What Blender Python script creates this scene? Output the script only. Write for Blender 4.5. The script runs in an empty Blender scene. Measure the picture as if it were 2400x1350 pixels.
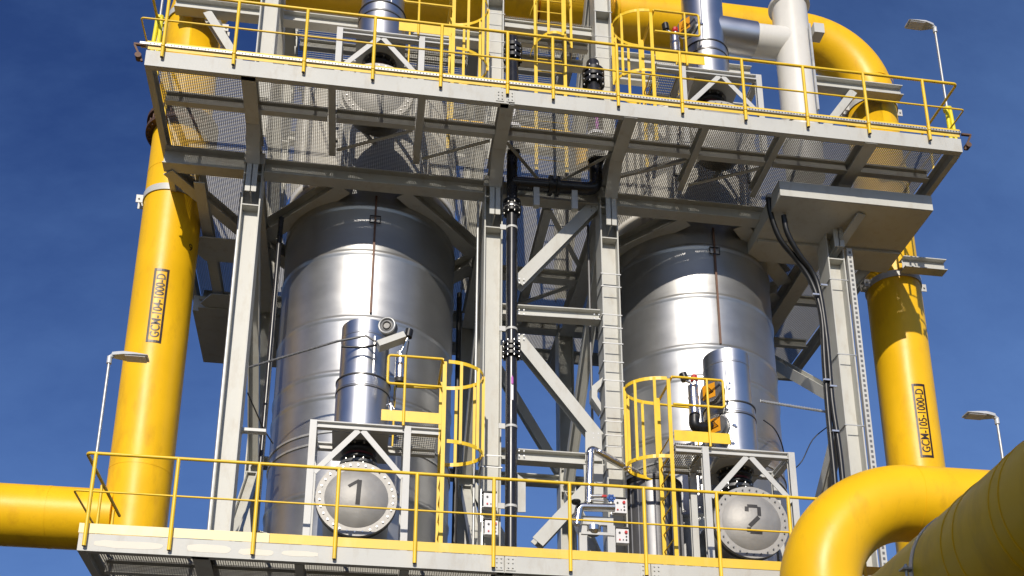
import bpy, math, random
from mathutils import Vector, Matrix
random.seed(7)
R=math.radians; PI=math.pi
V=Vector
scn=bpy.context.scene
# ---------------------------------------------------------------- camera, sky, sun
def camrot(a,b,c):
    return Matrix.Rotation(b,3,'Z')@Matrix.Rotation(a,3,'X')@Matrix.Rotation(c,3,'Z')
CR=camrot(R(109.528),R(-8.097),R(.171))
FPX,CX,CY=2695.,1200.,1379.6
cd=bpy.data.cameras.new('camera'); cam=bpy.data.objects.new('camera',cd); scn.collection.objects.link(cam)
cam.matrix_world=CR.to_4x4(); cd.sensor_width=36; cd.lens=36*FPX/2400; cd.shift_y=(CY-675)/2400
cd.clip_start=.05; cd.clip_end=5000; scn.camera=cam
SUN_EL,SUN_AZ=28.5,-11.0      # azimuth of the sun measured from -Y (behind the camera) towards +X
sdir=V((math.sin(R(SUN_AZ))*math.cos(R(SUN_EL)),-math.cos(R(SUN_AZ))*math.cos(R(SUN_EL)),math.sin(R(SUN_EL))))
w=bpy.data.worlds.new('World'); scn.world=w; w.use_nodes=True
nt=w.node_tree; bg=nt.nodes['Background']; sky=nt.nodes.new('ShaderNodeTexSky')
sky.sky_type='NISHITA'; sky.sun_disc=False; sky.sun_elevation=R(SUN_EL)
sky.sun_rotation=math.atan2(sdir.x,sdir.y)
sky.altitude=300; sky.air_density=1.0; sky.dust_density=.6; sky.ozone_density=4.5
hs=nt.nodes.new('ShaderNodeHueSaturation'); hs.inputs['Saturation'].default_value=1.17; hs.inputs['Hue'].default_value=.518
nt.links.new(sky.outputs[0],hs.inputs['Color']); 
# painted sky gradient: paler low down and to the right, with faint wisps
tc=nt.nodes.new('ShaderNodeTexCoord'); sp=nt.nodes.new('ShaderNodeSeparateXYZ'); nt.links.new(tc.outputs['Generated'],sp.inputs[0])
def mth(op,a,b):
    n=nt.nodes.new('ShaderNodeMath'); n.operation=op
    for i,v in enumerate((a,b)):
        if isinstance(v,(int,float)): n.inputs[i].default_value=v
        else: nt.links.new(v,n.inputs[i])
    return n.outputs[0]
nz=nt.nodes.new('ShaderNodeTexNoise'); mpn=nt.nodes.new('ShaderNodeMapping'); mpn.inputs['Rotation'].default_value=(0,.5,.6); mpn.inputs['Scale'].default_value=(3,9,6)
nt.links.new(tc.outputs['Generated'],mpn.inputs[0]); nt.links.new(mpn.outputs[0],nz.inputs['Vector']); nz.inputs['Scale'].default_value=2.2; nz.inputs['Detail'].default_value=9; nz.inputs['Roughness'].default_value=.62
f=mth('ADD',mth('ADD',mth('MULTIPLY',sp.outputs[0],.76),mth('MULTIPLY',sp.outputs[2],-1.7)),1.33)
f=mth('MULTIPLY',f,.23); w_=mth('MULTIPLY',mth('SUBTRACT',nz.outputs['Fac'],.47),.20); f=mth('MAXIMUM',mth('ADD',f,w_),0.0); f=mth('MINIMUM',f,.42)
mxs=nt.nodes.new('ShaderNodeMix'); mxs.data_type='RGBA'; nt.links.new(f,mxs.inputs['Factor']); nt.links.new(hs.outputs[0],mxs.inputs['A']); mxs.inputs['B'].default_value=(3.3,6.1,11.8,1)
nt.links.new(mxs.outputs['Result'],bg.inputs[0])
bg.inputs[1].default_value=.085
sl=bpy.data.lights.new('sun','SUN'); sl.energy=3.9; sl.angle=R(.55); sl.color=(1,.925,.82)
so=bpy.data.objects.new('sun',sl); scn.collection.objects.link(so)
so.rotation_euler=sdir.to_track_quat('Z','Y').to_euler()
scn.view_settings.view_transform='Standard'; scn.view_settings.look='None'
scn.view_settings.exposure=0; scn.view_settings.gamma=1
try: scn.view_settings.use_curve_mapping=False
except Exception: pass
scn.render.resolution_x=1024; scn.render.resolution_y=576
# ---------------------------------------------------------------- helpers
def at(px,py,Y):
    """point of the plane y=Y seen at this place of the 2400 px photograph"""
    d=CR@V(((px-CX)/FPX,-(py-CY)/FPX,-1)); return d*(Y/d.y)
C=scn.collection
class MB:
    def __init__(s): s.v=[]; s.f=[]; s.sm=[]; s.mi=[]; s.m=0
    def add(s,vs,fs,smooth=False):
        o=len(s.v); s.v+=[tuple(p) for p in vs]
        for f in fs: s.f.append([o+i for i in f]); s.sm.append(smooth); s.mi.append(s.m)
        return s
    def box(s,a,b):
        x0,x1=sorted((a[0],b[0]));y0,y1=sorted((a[1],b[1]));z0,z1=sorted((a[2],b[2]))
        s.add([(x0,y0,z0),(x1,y0,z0),(x1,y1,z0),(x0,y1,z0),(x0,y0,z1),(x1,y0,z1),(x1,y1,z1),(x0,y1,z1)],
          [(0,3,2,1),(4,5,6,7),(0,1,5,4),(1,2,6,5),(2,3,7,6),(3,0,4,7)]); return s
    def cbox(s,c,d): return s.box([c[i]-d[i]/2 for i in range(3)],[c[i]+d[i]/2 for i in range(3)])
    def frame(s,p0,p1,up=None):
        p0=V(p0);p1=V(p1);t=(p1-p0).normalized()
        up=V(up) if up is not None else (V((0,0,1)) if abs(t.z)<.9 else V((0,1,0)))
        sd=t.cross(up).normalized(); u=sd.cross(t).normalized(); return p0,p1,sd,u
    def prof(s,p0,p1,pts,up=None,smooth=False,caps=True):
        p0,p1,sd,u=s.frame(p0,p1,up); n=len(pts)
        vs=[p0+sd*a+u*b for a,b in pts]+[p1+sd*a+u*b for a,b in pts]
        s.add(vs,[(i,(i+1)%n,n+(i+1)%n,n+i) for i in range(n)],smooth)
        if caps: s.add(vs,[tuple(range(n))[::-1],tuple(range(n,2*n))])
        return s
    def beam(s,p0,p1,w,h,up=None): return s.prof(p0,p1,[(-w/2,-h/2),(w/2,-h/2),(w/2,h/2),(-w/2,h/2)],up)
    def ibeam(s,p0,p1,w,h,tf=.018,tw=.012,up=None):
        a,b=w/2,h/2; c=b-tf; d=tw/2
        return s.prof(p0,p1,[(-a,-b),(a,-b),(a,-c),(d,-c),(d,c),(a,c),(a,b),(-a,b),(-a,c),(-d,c),(-d,-c),(-a,-c)],up)
    def chan(s,p0,p1,w,h,t=.012,up=None,side=1):
        a=w*side; pts=[(0,-h/2),(a,-h/2),(a,-h/2+t),(t*side,-h/2+t),(t*side,h/2-t),(a,h/2-t),(a,h/2),(0,h/2)]
        if side<0: pts=pts[::-1]
        return s.prof(p0,p1,pts,up)
    def angle(s,p0,p1,w,t=.01,up=None):
        return s.prof(p0,p1,[(-w/2,-w/2),(w/2,-w/2),(w/2,-w/2+t),(-w/2+t,-w/2+t),(-w/2+t,w/2),(-w/2,w/2)],up)
    def tube(s,p0,p1,r,n=12,r1=None,caps=True):
        p0,p1,sd,u=s.frame(p0,p1); r1=r if r1 is None else r1
        vs=[p0+(sd*math.cos(2*PI*i/n)+u*math.sin(2*PI*i/n))*r for i in range(n)]+[p1+(sd*math.cos(2*PI*i/n)+u*math.sin(2*PI*i/n))*r1 for i in range(n)]
        s.add(vs,[(i,(i+1)%n,n+(i+1)%n,n+i) for i in range(n)],True)
        if caps: s.add(vs,[tuple(range(n))[::-1],tuple(range(n,2*n))])
        return s
    def path(s,pts,r,n=12,closed=False,caps=True):
        pts=[V(p) for p in pts]; m=len(pts); rings=[]
        tan=[]
        for i in range(m):
            a=pts[i-1] if (i or closed) else pts[0]; b=pts[(i+1)%m] if (i<m-1 or closed) else pts[-1]
            tan.append((b-a).normalized())
        up=V((0,0,1)) if abs(tan[0].z)<.9 else V((0,1,0))
        u=(up-tan[0]*up.dot(tan[0])).normalized(); rs=r if isinstance(r,(list,tuple)) else [r]*m
        vs=[]
        for i in range(m):
            u=(u-tan[i]*u.dot(tan[i])).normalized(); sd=tan[i].cross(u)
            k=1
            if 0<i<m-1:
                c=(pts[i]-pts[i-1]).normalized().dot(tan[i]); k=1/max(.6,c)
            for j in range(n): vs.append(pts[i]+(sd*math.cos(2*PI*j/n)+u*math.sin(2*PI*j/n))*rs[i])
        fs=[(i*n+j,i*n+(j+1)%n,((i+1)%m)*n+(j+1)%n,((i+1)%m)*n+j) for i in range(m if closed else m-1) for j in range(n)]
        s.add(vs,fs,True)
        if caps and not closed: s.add(vs,[tuple(range(n))[::-1],tuple(range((m-1)*n,m*n))])
        return s
    def lathe(s,c,prof,axis='Z',n=48,smooth=True,sharp=()):
        """prof: list of (radius, position along axis)"""
        def pt(r,h,a):
            if axis=='Z': return (c[0]+r*math.cos(a),c[1]+r*math.sin(a),c[2]+h)
            if axis=='Y': return (c[0]+r*math.cos(a),c[1]+h,c[2]+r*math.sin(a))
            return (c[0]+h,c[1]+r*math.cos(a),c[2]+r*math.sin(a))
        for k in range(len(prof)-1):
            (r0,h0),(r1,h1)=prof[k],prof[k+1]
            vs=[pt(r0,h0,2*PI*i/n) for i in range(n)]+[pt(r1,h1,2*PI*i/n) for i in range(n)]
            s.add(vs,[(i,(i+1)%n,n+(i+1)%n,n+i) for i in range(n)],smooth)
        return s
    def build(s,name,mats,parent=None,weld=False):
        me=bpy.data.meshes.new(name); me.from_pydata(s.v,[],s.f)
        if not isinstance(mats,(list,tuple)): mats=[mats]
        for m in mats: me.materials.append(m)
        me.polygons.foreach_set('use_smooth',s.sm); me.polygons.foreach_set('material_index',s.mi)
        if weld:
            import bmesh
            bm=bmesh.new(); bm.from_mesh(me); bmesh.ops.remove_doubles(bm,verts=bm.verts,dist=1e-4)
            bmesh.ops.recalc_face_normals(bm,faces=bm.faces); bm.to_mesh(me); bm.free()
        me.update()
        o=bpy.data.objects.new(name,me); C.objects.link(o)
        if parent: o.parent=parent; o.matrix_parent_inverse=Matrix.Translation(parent.location).inverted()
        return o
def tag(o,label,cat,group=None,kind=None):
    if label: o['label']=label
    if cat: o['category']=cat
    if group: o['group']=group
    if kind: o['kind']=kind
    return o
def thing(name,label,cat,loc=(0,0,0),group=None):
    o=bpy.data.objects.new(name,None); C.objects.link(o); o.location=loc; o.empty_display_size=.3
    bpy.context.view_layer.update()
    return tag(o,label,cat,group)
def arc(c,r,a0,a1,n,e1,e2):
    c=V(c);e1=V(e1);e2=V(e2)
    return [c+(e1*math.cos(a0+(a1-a0)*i/n)+e2*math.sin(a0+(a1-a0)*i/n))*r for i in range(n+1)]
def fillet(pts,rad,n=5):
    """round the inner corners of a polyline"""
    pts=[V(p) for p in pts]; out=[pts[0]]
    for i in range(1,len(pts)-1):
        a,b,c=pts[i-1],pts[i],pts[i+1]; u=(a-b).normalized(); v=(c-b).normalized()
        th=math.acos(max(-1,min(1,u.dot(v)))); d=min(rad/math.tan(th/2),(a-b).length*.49,(c-b).length*.49)
        p,q=b+u*d,b+v*d
        for k in range(n+1):
            t=k/n; out.append(p.lerp(b,t).lerp(b.lerp(q,t),t))
    out.append(pts[-1]); return out
# ---------------------------------------------------------------- materials
def mat(name,col,rough=.5,metal=0.,var=.06,scale=3.,bump=0.,bscale=40.,spec=.5,coat=0.,dirt=None,stretch=None,rvar=.08,aniso=0.):
    m=bpy.data.materials.new(name); m.use_nodes=True; n=m.node_tree.nodes; l=m.node_tree.links
    p=n['Principled BSDF']; tc=n.new('ShaderNodeTexCoord'); mp=n.new('ShaderNodeMapping'); l.new(tc.outputs['Object'],mp.inputs[0])
    if stretch: mp.inputs['Scale'].default_value=stretch
    no=n.new('ShaderNodeTexNoise'); no.inputs['Scale'].default_value=scale; no.inputs['Detail'].default_value=6; l.new(mp.outputs[0],no.inputs['Vector'])
    ra=n.new('ShaderNodeValToRGB'); l.new(no.outputs['Fac'],ra.inputs[0])
    c0=[max(0,c*(1-var)) for c in col]; c1=[min(1,c*(1+var)) for c in col]
    ra.color_ramp.elements[0].position=.3; ra.color_ramp.elements[1].position=.7
    ra.color_ramp.elements[0].color=(*c0,1); ra.color_ramp.elements[1].color=(*c1,1)
    last=ra.outputs[0]
    if dirt:
        dcol,damt,dsc=dirt
        n2=n.new('ShaderNodeTexNoise'); n2.inputs['Scale'].default_value=dsc; n2.inputs['Detail'].default_value=8; n2.inputs['Roughness'].default_value=.65
        mp2=n.new('ShaderNodeMapping'); mp2.inputs['Scale'].default_value=(1,1,.35); l.new(tc.outputs['Object'],mp2.inputs[0]); l.new(mp2.outputs[0],n2.inputs['Vector'])
        r2=n.new('ShaderNodeValToRGB'); r2.color_ramp.elements[0].position=.52; r2.color_ramp.elements[1].position=.78
        r2.color_ramp.elements[0].color=(0,0,0,1); r2.color_ramp.elements[1].color=(damt,damt,damt,1); l.new(n2.outputs['Fac'],r2.inputs[0])
        mx=n.new('ShaderNodeMix'); mx.data_type='RGBA'; l.new(r2.outputs[0],mx.inputs['Factor']); l.new(last,mx.inputs['A']); mx.inputs['B'].default_value=(*dcol,1); last=mx.outputs['Result']
    l.new(last,p.inputs['Base Color'])
    mr=n.new('ShaderNodeMapRange'); mr.inputs['To Min'].default_value=max(.03,rough-rvar); mr.inputs['To Max'].default_value=rough+rvar; l.new(no.outputs['Fac'],mr.inputs[0]); l.new(mr.outputs[0],p.inputs['Roughness'])
    p.inputs['Metallic'].default_value=metal; p.inputs['Specular IOR Level'].default_value=spec
    if coat: p.inputs['Coat Weight'].default_value=coat; p.inputs['Coat Roughness'].default_value=.12
    if aniso: p.inputs['Anisotropic'].default_value=aniso
    if bump:
        n3=n.new('ShaderNodeTexNoise'); n3.inputs['Scale'].default_value=bscale; n3.inputs['Detail'].default_value=4; l.new(mp.outputs[0],n3.inputs['Vector'])
        b=n.new('ShaderNodeBump'); b.inputs['Strength'].default_value=bump; b.inputs['Distance'].default_value=.02; l.new(n3.outputs['Fac'],b.inputs['Height']); l.new(b.outputs[0],p.inputs['Normal'])
    return m
cream=mat('cream_paint',(.565,.56,.51),.45,0,.06,1.3,dirt=((.36,.29,.19),.45,6.),bump=.05,bscale=30,spec=.3)
cream2=mat('light_grey_paint',(.57,.565,.53),.45,0,.05,2,dirt=((.4,.35,.27),.3,6.))
ypipe=mat('yellow_pipe_paint',(.93,.53,.008),.40,0,.08,.9,bump=.13,bscale=6.,spec=.32,dirt=((.50,.22,.015),.5,3.2))
yrail=mat('yellow_rail_paint',(.92,.60,.025),.42,0,.07,4,dirt=((.45,.28,.05),.35,9.))
ytoe=mat('yellow_toe_board_paint',(.84,.56,.05),.45,0,.06,2,dirt=((.9,.75,.35),.5,2.))
steel=mat('mill_steel_shell',(.49,.49,.48),.42,.92,.07,1.6,bump=.10,bscale=2.2,dirt=((.38,.35,.31),.45,2.),stretch=(1,1,2.4),rvar=.05)
clad=mat('aluminium_cladding',(.60,.60,.60),.36,1,.04,3,bump=.05,bscale=3.,rvar=.04)
stain=mat('stainless_pipe',(.7,.69,.67),.25,1,.06,4,bump=.1,bscale=9.)
headm=mat('blasted_stainless_cover',(.37,.355,.325),.55,.35,.08,6,bump=.15,bscale=18.,dirt=((.36,.33,.29),.5,5.))
galv=mat('galvanised_steel',(.50,.50,.48),.45,.55,.1,8)
grat=mat('galvanised_grating',(.27,.26,.225),.55,.35,.08,9)
dark=mat('dark_steel',(.05,.048,.045),.5,.3,.1,6)
black=mat('black_plastic_pipe',(.018,.018,.02),.28,0,.15,5,dirt=((.08,.08,.08),.3,10.))
rubber=mat('black_rubber',(.012,.012,.012),.4,0,.1,8)
boltm=mat('zinc_bolts',(.75,.74,.70),.3,.9,.05,20)
red=mat('red_plastic',(.55,.02,.015),.35,0,.05,8)
maroon=mat('maroon_band',(.12,.015,.02),.4,0,.1,8)
blue=mat('blue_handwheel',(.02,.10,.38),.4,0,.1,8)
rust=mat('rusty_flat_bar',(.16,.085,.055),.6,.2,.2,12)
rustedf=mat('rusty_flange',(.13,.075,.05),.65,.3,.25,10)
label_black=mat('label_black',(.03,.012,.006),.4,0,.1,8)
label_white=mat('label_white',(.8,.79,.8),.4,0,.03,8)
purple=mat('purple_label',(.45,.05,.42),.4,0,.05,8)
orange=mat('warning_orange',(.85,.36,.01),.4,0,.05,8)
lampm=mat('lamp_housing',(.62,.63,.62),.4,.1,.04,6)
whitep=mat('white_duct_paint',(.77,.74,.66),.33,0,.04,2,coat=.2,dirt=((.5,.45,.36),.2,4.))
boxm=mat('control_box_face',(.74,.73,.72),.4,0,.03,8)
greyv=mat('grey_valve_casting',(.16,.16,.16),.45,.3,.12,14)
greyclad=mat('dull_grey_cladding',(.15,.15,.155),.42,.55,.12,4,dirt=((.25,.24,.22),.4,5.))
tapem=mat('green_tape',(.03,.3,.12),.4,0,.1,8)
ground=mat('brown_gravel',(.034,.026,.016),.9,0,.18,.35,bump=.4,bscale=30.)
numpaint=mat('stencil_paint',(.035,.032,.03),.6,0,.3,30)
# ---------------------------------------------------------------- ground
g=MB(); N=24; S=2500
g.add([(-S+2*S*i/N,-S+2*S*j/N,-1.6) for j in range(N+1) for i in range(N+1)],[(j*(N+1)+i,j*(N+1)+i+1,(j+1)*(N+1)+i+1,(j+1)*(N+1)+i) for j in range(N) for i in range(N)])
tag(g.build('ground',ground),None,None,kind='structure')
# ---------------------------------------------------------------- layout
YF=14.5; YB=22.2; YC=16.2; YBC=20.4; XL,XR=-3.62,9.68
COLX=[-2.07,1.97,3.98,8.07]; TX=[-.07,5.98]; TY=18.3; TR=1.55
ZU,ZD=13.36,5.42        # underside of the two deck edge beams
GU=13.63; GD=5.62       # underside of the gratings
# ---------------------------------------------------------------- steel frame
fr=thing('steel_tower_frame','cream painted steel tower of columns, beams and diagonal braces carrying both decks','steel frame',(3,18.3,-1.6))
def hcol(x,yc,z0,z1,w=.31,d=.40,cap=True,stf=()):
    m=MB()
    m.box((x-w/2,yc,z0),(x-w/2+.022,yc+d,z1)); m.box((x+w/2-.022,yc,z0),(x+w/2,yc+d,z1))
    m.box((x-w/2+.022,yc+.17,z0),(x+w/2-.022,yc+.19,z1))
    for z in stf:
        m.box((x-w/2+.024,yc+.004,z),(x+w/2-.024,yc+.168,z+.02)); m.box((x-w/2+.024,yc+.192,z),(x+w/2-.024,yc+d-.004,z+.02))
    return m
for i,x in enumerate(COLX):
    hcol(x,YC,-1.6,13.1,stf=(5.3,12.28,12.9)).build('column',cream,fr)
    if i<3: hcol(x,YC,13.85,21.2,stf=(14.5,17.3,20.4)).build('column',cream,fr)
    hcol(x,YBC-.2,-1.6,13.1,stf=(5.3,9.3,12.9)).build('column',cream,fr)
    if i<3: hcol(x,YBC-.2,13.85,21.2,stf=(17.0,20.4)).build('column',cream,fr)
    MB().box((x-.17,YC+.0,13.12),(x+.17,YC+.4,13.34)).build('splice_block',cream,fr)
# deck brackets with a deep haunch where they meet the front columns
for x in COLX:
    for z,zb in ((ZU,12.42),(ZD,4.5)):
        m=MB(); a=.11
        for s in (-1,1): pass
        m.box((x-a,YF+.02,z+.0),(x+a,YC+.15,z+.02))            # bottom flange
        m.box((x-.008,YF+.02,z+.02),(x+.008,YC+.15,z+.24))      # web
        m.box((x-a,YF+.02,z+.24),(x+a,YC+.15,z+.258))
        # tapered haunch
        yh0,yh1=15.55,16.02
        m.add([(x-a,yh0,z-.002),(x+a,yh0,z-.002),(x+a,yh1,zb+.55),(x-a,yh1,zb+.55),(x-a,yh0+.05,z-.002),(x+a,yh0+.05,z-.002),(x+a,yh1+.02,zb+.57),(x-a,yh1+.02,zb+.57)],
              [(0,1,2,3),(4,7,6,5),(0,3,7,4),(1,5,6,2)])
        m.box((x-.008,yh1,zb),(x+.008,YC+.17,z-.004))
        m.add([(x-.008,yh0+.03,z-.004),(x-.008,yh1+.01,z-.004),(x-.008,yh1+.01,zb+.56),(x+.008,yh0+.03,z-.004),(x+.008,yh1+.01,z-.004),(x+.008,yh1+.01,zb+.56)],[(0,1,2),(3,5,4)])
        m.box((x-a+.02,yh1-.0,zb),(x+a-.02,yh1+.02,zb+.545))
        m.build('deck_bracket',cream,fr)
# main beams along X at front and back columns
for (y,zs) in ((YC+.2,(13.05,)),(YBC,(13.0,))):
    for z in zs:
        for a,b in zip(COLX[:-1],COLX[1:]):
            MB().ibeam((a+.16,y,z+.12),(b-.16,y,z+.12),.24,.28).build('beam',cream,fr)
for a,b in ((XL+.05,COLX[0]-.16),(COLX[3]+.16,XR-.05)):
    MB().ibeam((a,YC+.2,13.21),(b,YC+.2,13.21),.24,.36).build('beam',cream,fr)
# beams along Y joining front and back columns
for x in COLX:
    MB().ibeam((x,YC+.41,12.98),(x,YBC-.21,12.98),.28,.36).build('beam',cream,fr)
    MB().ibeam((x,YBC+.21,13.05),(x,YB-.05,13.05),.2,.26).build('beam',cream,fr)
    MB().ibeam((x,YC+.41,5.2),(x,YBC-.21,5.2),.28,.34).build('beam',cream,fr)
    if x<5: MB().ibeam((x,YC+.41,19.4),(x,YBC-.21,19.4),.28,.34).build('beam',cream,fr); MB().ibeam((x,16.7,18.9),(x,20.1,14.6),.26,.26,up=(1,0,0)).build('brace',cream,fr)
# side braces
for x in COLX[:3]:
    MB().ibeam((x,16.7,12.75),(x,20.15,9.5),.2,.2,up=(1,0,0)).build('brace',cream,fr)
    MB().ibeam((x,20.15,9.2),(x,16.7,5.9),.2,.2,up=(1,0,0)).build('brace',cream,fr)
x=COLX[3]
MB().ibeam((x-.02,16.65,9.75),(x-.02,20.15,12.75),.2,.2,up=(1,0,0)).build('brace',cream,fr)
MB().ibeam((x-.02,16.65,9.25),(x-.02,20.15,6.0),.2,.2,up=(1,0,0)).build('brace',cream,fr)
# middle bay K bracing (front) and back bay
def pb(m,p0,p1,Y,w,d=.2,Y2=None):
    a=at(*p0,Y);b=at(*p1,Y if Y2 is None else Y2); m.ibeam(a,b,w,d,up=(0,1,0)); return m
bw=.21
pb(MB(),(1212,668),(1402,476),16.42,bw).build('brace',cream,fr)
pb(MB(),(1212,797),(1400,1030),16.42,bw).build('brace',cream,fr)
pb(MB(),(1258,1275),(1384,1140),16.42,bw).build('brace',cream,fr)
MB().ibeam((2.14,16.42,10.78),(3.81,16.42,10.82),.2,.2).build('beam',cream,fr)
MB().ibeam((2.14,16.42,8.12),(3.81,16.42,8.12),.2,.2).build('beam',cream,fr)
for a,b in ((0,1),(1,2),(2,3)):
    MB().ibeam((COLX[a]+.16,YBC,9.6),(COLX[b]-.16,YBC,9.6),.2,.2).build('beam',cream,fr)
MB().ibeam((2.1,YBC,9.4),(3.85,YBC,6.2),.18,.18,up=(0,1,0)).build('brace',cream,fr)
MB().ibeam((3.85,YBC,9.8),(2.1,YBC,12.9),.18,.18,up=(0,1,0)).build('brace',cream,fr)
MB().ibeam((2.98,16.55,13.1),(2.98,20.2,13.1),.15,.18).build('beam',cream,fr)
MB().angle((3.02,16.6,13.05),(3.85,18.1,13.05),.09).build('brace',cream,fr)
MB().ibeam((2.14,18.4,12.95),(3.82,18.4,12.95),.2,.2).build('beam',cream,fr)
MB().angle((2.15,19.9,12.9),(3.8,18.5,12.9),.09).build('brace',cream,fr)
# gusset plates in the middle bay
for pts in (((1372,1012),(1410,1012),(1412,1080),(1372,1080)),((1368,1090),(1414,1090),(1414,1200),(1372,1190)),((1212,1110),(1232,1125),(1232,1200),(1212,1200))):
    f=[at(*p,16.29) for p in pts]; b=[p+V((0,.02,0)) for p in f]
    g1=MB(); g1.add(f+b,[(0,1,2,3),(7,6,5,4),(0,4,5,1),(1,5,6,2),(2,6,7,3),(3,7,4,0)])
    g1.build('gusset_plate',cream,fr)
# white hexagonal gusset on the third column
f=[at(*p,16.2) for p in ((1413,884),(1387,905),(1387,932),(1409,964),(1413,964))]; f2=[at(*p,16.2) for p in ((1408,905),(1400,914),(1400,930),(1408,944))]
m=MB(); 
outer=f[:4]; ring=list(zip(f[:4],f2)); 
for k in range(3):
    a,b=ring[k],ring[k+1]; q=[a[0],b[0],b[1],a[1]]; m.add(q+[p+V((0,.2,0)) for p in q],[(0,1,2,3),(7,6,5,4),(0,4,5,1),(1,5,6,2),(2,6,7,3),(3,7,4,0)])
m.build('stub_bracket',cream,fr)
# horizontal knee beams round the top of each tank
for X in TX:
    for sx in (-1,1):
        for (ya,yb) in ((YC+.34,18.1),(YBC-.34,18.5)):
            xo=X+sx*1.98
            MB().ibeam((X+sx*.5,ya,13.17),(xo-sx*.06,yb,13.17),.28,.27).build('knee_beam',cream,fr)
# cross shaped gussets beside the left riser
for (y,z) in ((18.3,13.0),(20.1,13.0)):
    q=[(-3.1,y-.35),(-2.3,y-.35),(-2.0,y),(-2.3,y+.35),(-3.1,y+.35),(-3.35,y)]
    m=MB(); m.add([(a,b,z-.18) for a,b in q]+[(a,b,z-.16) for a,b in q],[(5,4,3,2,1,0),(6,7,8,9,10,11)]+[(k,(k+1)%6,6+(k+1)%6,6+k) for k in range(6)])
    m.build('gusset_plate',cream,fr)
MB().ibeam((-3.0,16.6,13.05),(-3.0,22.0,13.05),.18,.24).build('beam',cream,fr)
MB().ibeam((-3.4,20.3,12.9),(-2.2,20.3,12.9),.2,.22).build('beam',cream,fr)
MB().ibeam((-3.5,16.5,13.1),(-2.2,18.3,13.1),.2,.2).build('beam',cream,fr)
# bearer brackets from the frame to the risers, two levels, both sides
def clampbeam(x0,x1,y,z,xb0,zb0,xb1,zb1):
    m=MB(); m.ibeam((x0,y,z),(x1,y,z),.22,.24); m.build('riser_bearer',cream,fr)
    MB().ibeam((xb0,y,zb0),(xb1,y,zb1),.16,.18,up=(0,1,0)).build('brace',cream,fr)
clampbeam(-3.9,-2.22,17.25,17.35,-3.3,17.2,-2.2,15.4)
MB().ibeam((-1.92,17.25,17.33),(1.8,17.25,17.33),.2,.22).build('riser_bearer',cream,fr)
MB().ibeam((4.15,17.25,17.27),(7.2,17.25,17.27),.2,.22).build('riser_bearer',cream,fr)
MB().ibeam((4.15,17.25,16.8),(5.3,17.25,16.8),.14,.16).build('riser_bearer',cream,fr)
MB().ibeam((2.14,17.28,17.0),(3.81,17.28,17.0),.14,.2).build('riser_bearer',cream,fr)
MB().ibeam((-1.9,20.1,17.0),(1.8,20.1,17.0),.2,.22).build('beam',cream,fr)
clampbeam(8.25,10.35,17.25,17.2,9.3,17.05,8.3,15.6)
clampbeam(9.9,10.75,17.25,13.1,9.3,13.05,8.3,12.0)
# ---------------------------------------------------------------- decks
def grating(x0,x1,y0,y1,z,name,parent,px=.0335,py=.034,holes=(),d=.025):
    m=MB(); x=x0
    while x<x1:
        iv=[(y0,y1)]
        for hx,hy,hr in holes:
            if abs(x-hx)<hr:
                h=math.sqrt(hr*hr-(x-hx)**2); nv=[]
                for a,b in iv:
                    if hy-h>a: nv.append((a,min(b,hy-h)))
                    if hy+h<b: nv.append((max(a,hy+h),b))
                iv=nv
        for a,b in iv:
            m.box((x,a,z),(x+.0055,b,z+d))
        x+=px
    y=y0+.03
    while y<y1:
        iv=[(x0,x1)]
        for hx,hy,hr in holes:
            if abs(y-hy)<hr:
                h=math.sqrt(hr*hr-(y-hy)**2); nv=[]
                for a,b in iv:
                    if hx-h>a: nv.append((a,min(b,hx-h)))
                    if hx+h<b: nv.append((max(a,hx+h),b))
                iv=nv
        for a,b in iv: m.box((a,y,z+d-.011),(b,y+.006,z+d+.001))
        y+=py
    return m.build(name,grat,parent)
holes=[(X,TY,TR+.08) for X in TX]+[(-3.64,17.95,.62),(10.05,17.95,.62)]
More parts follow.
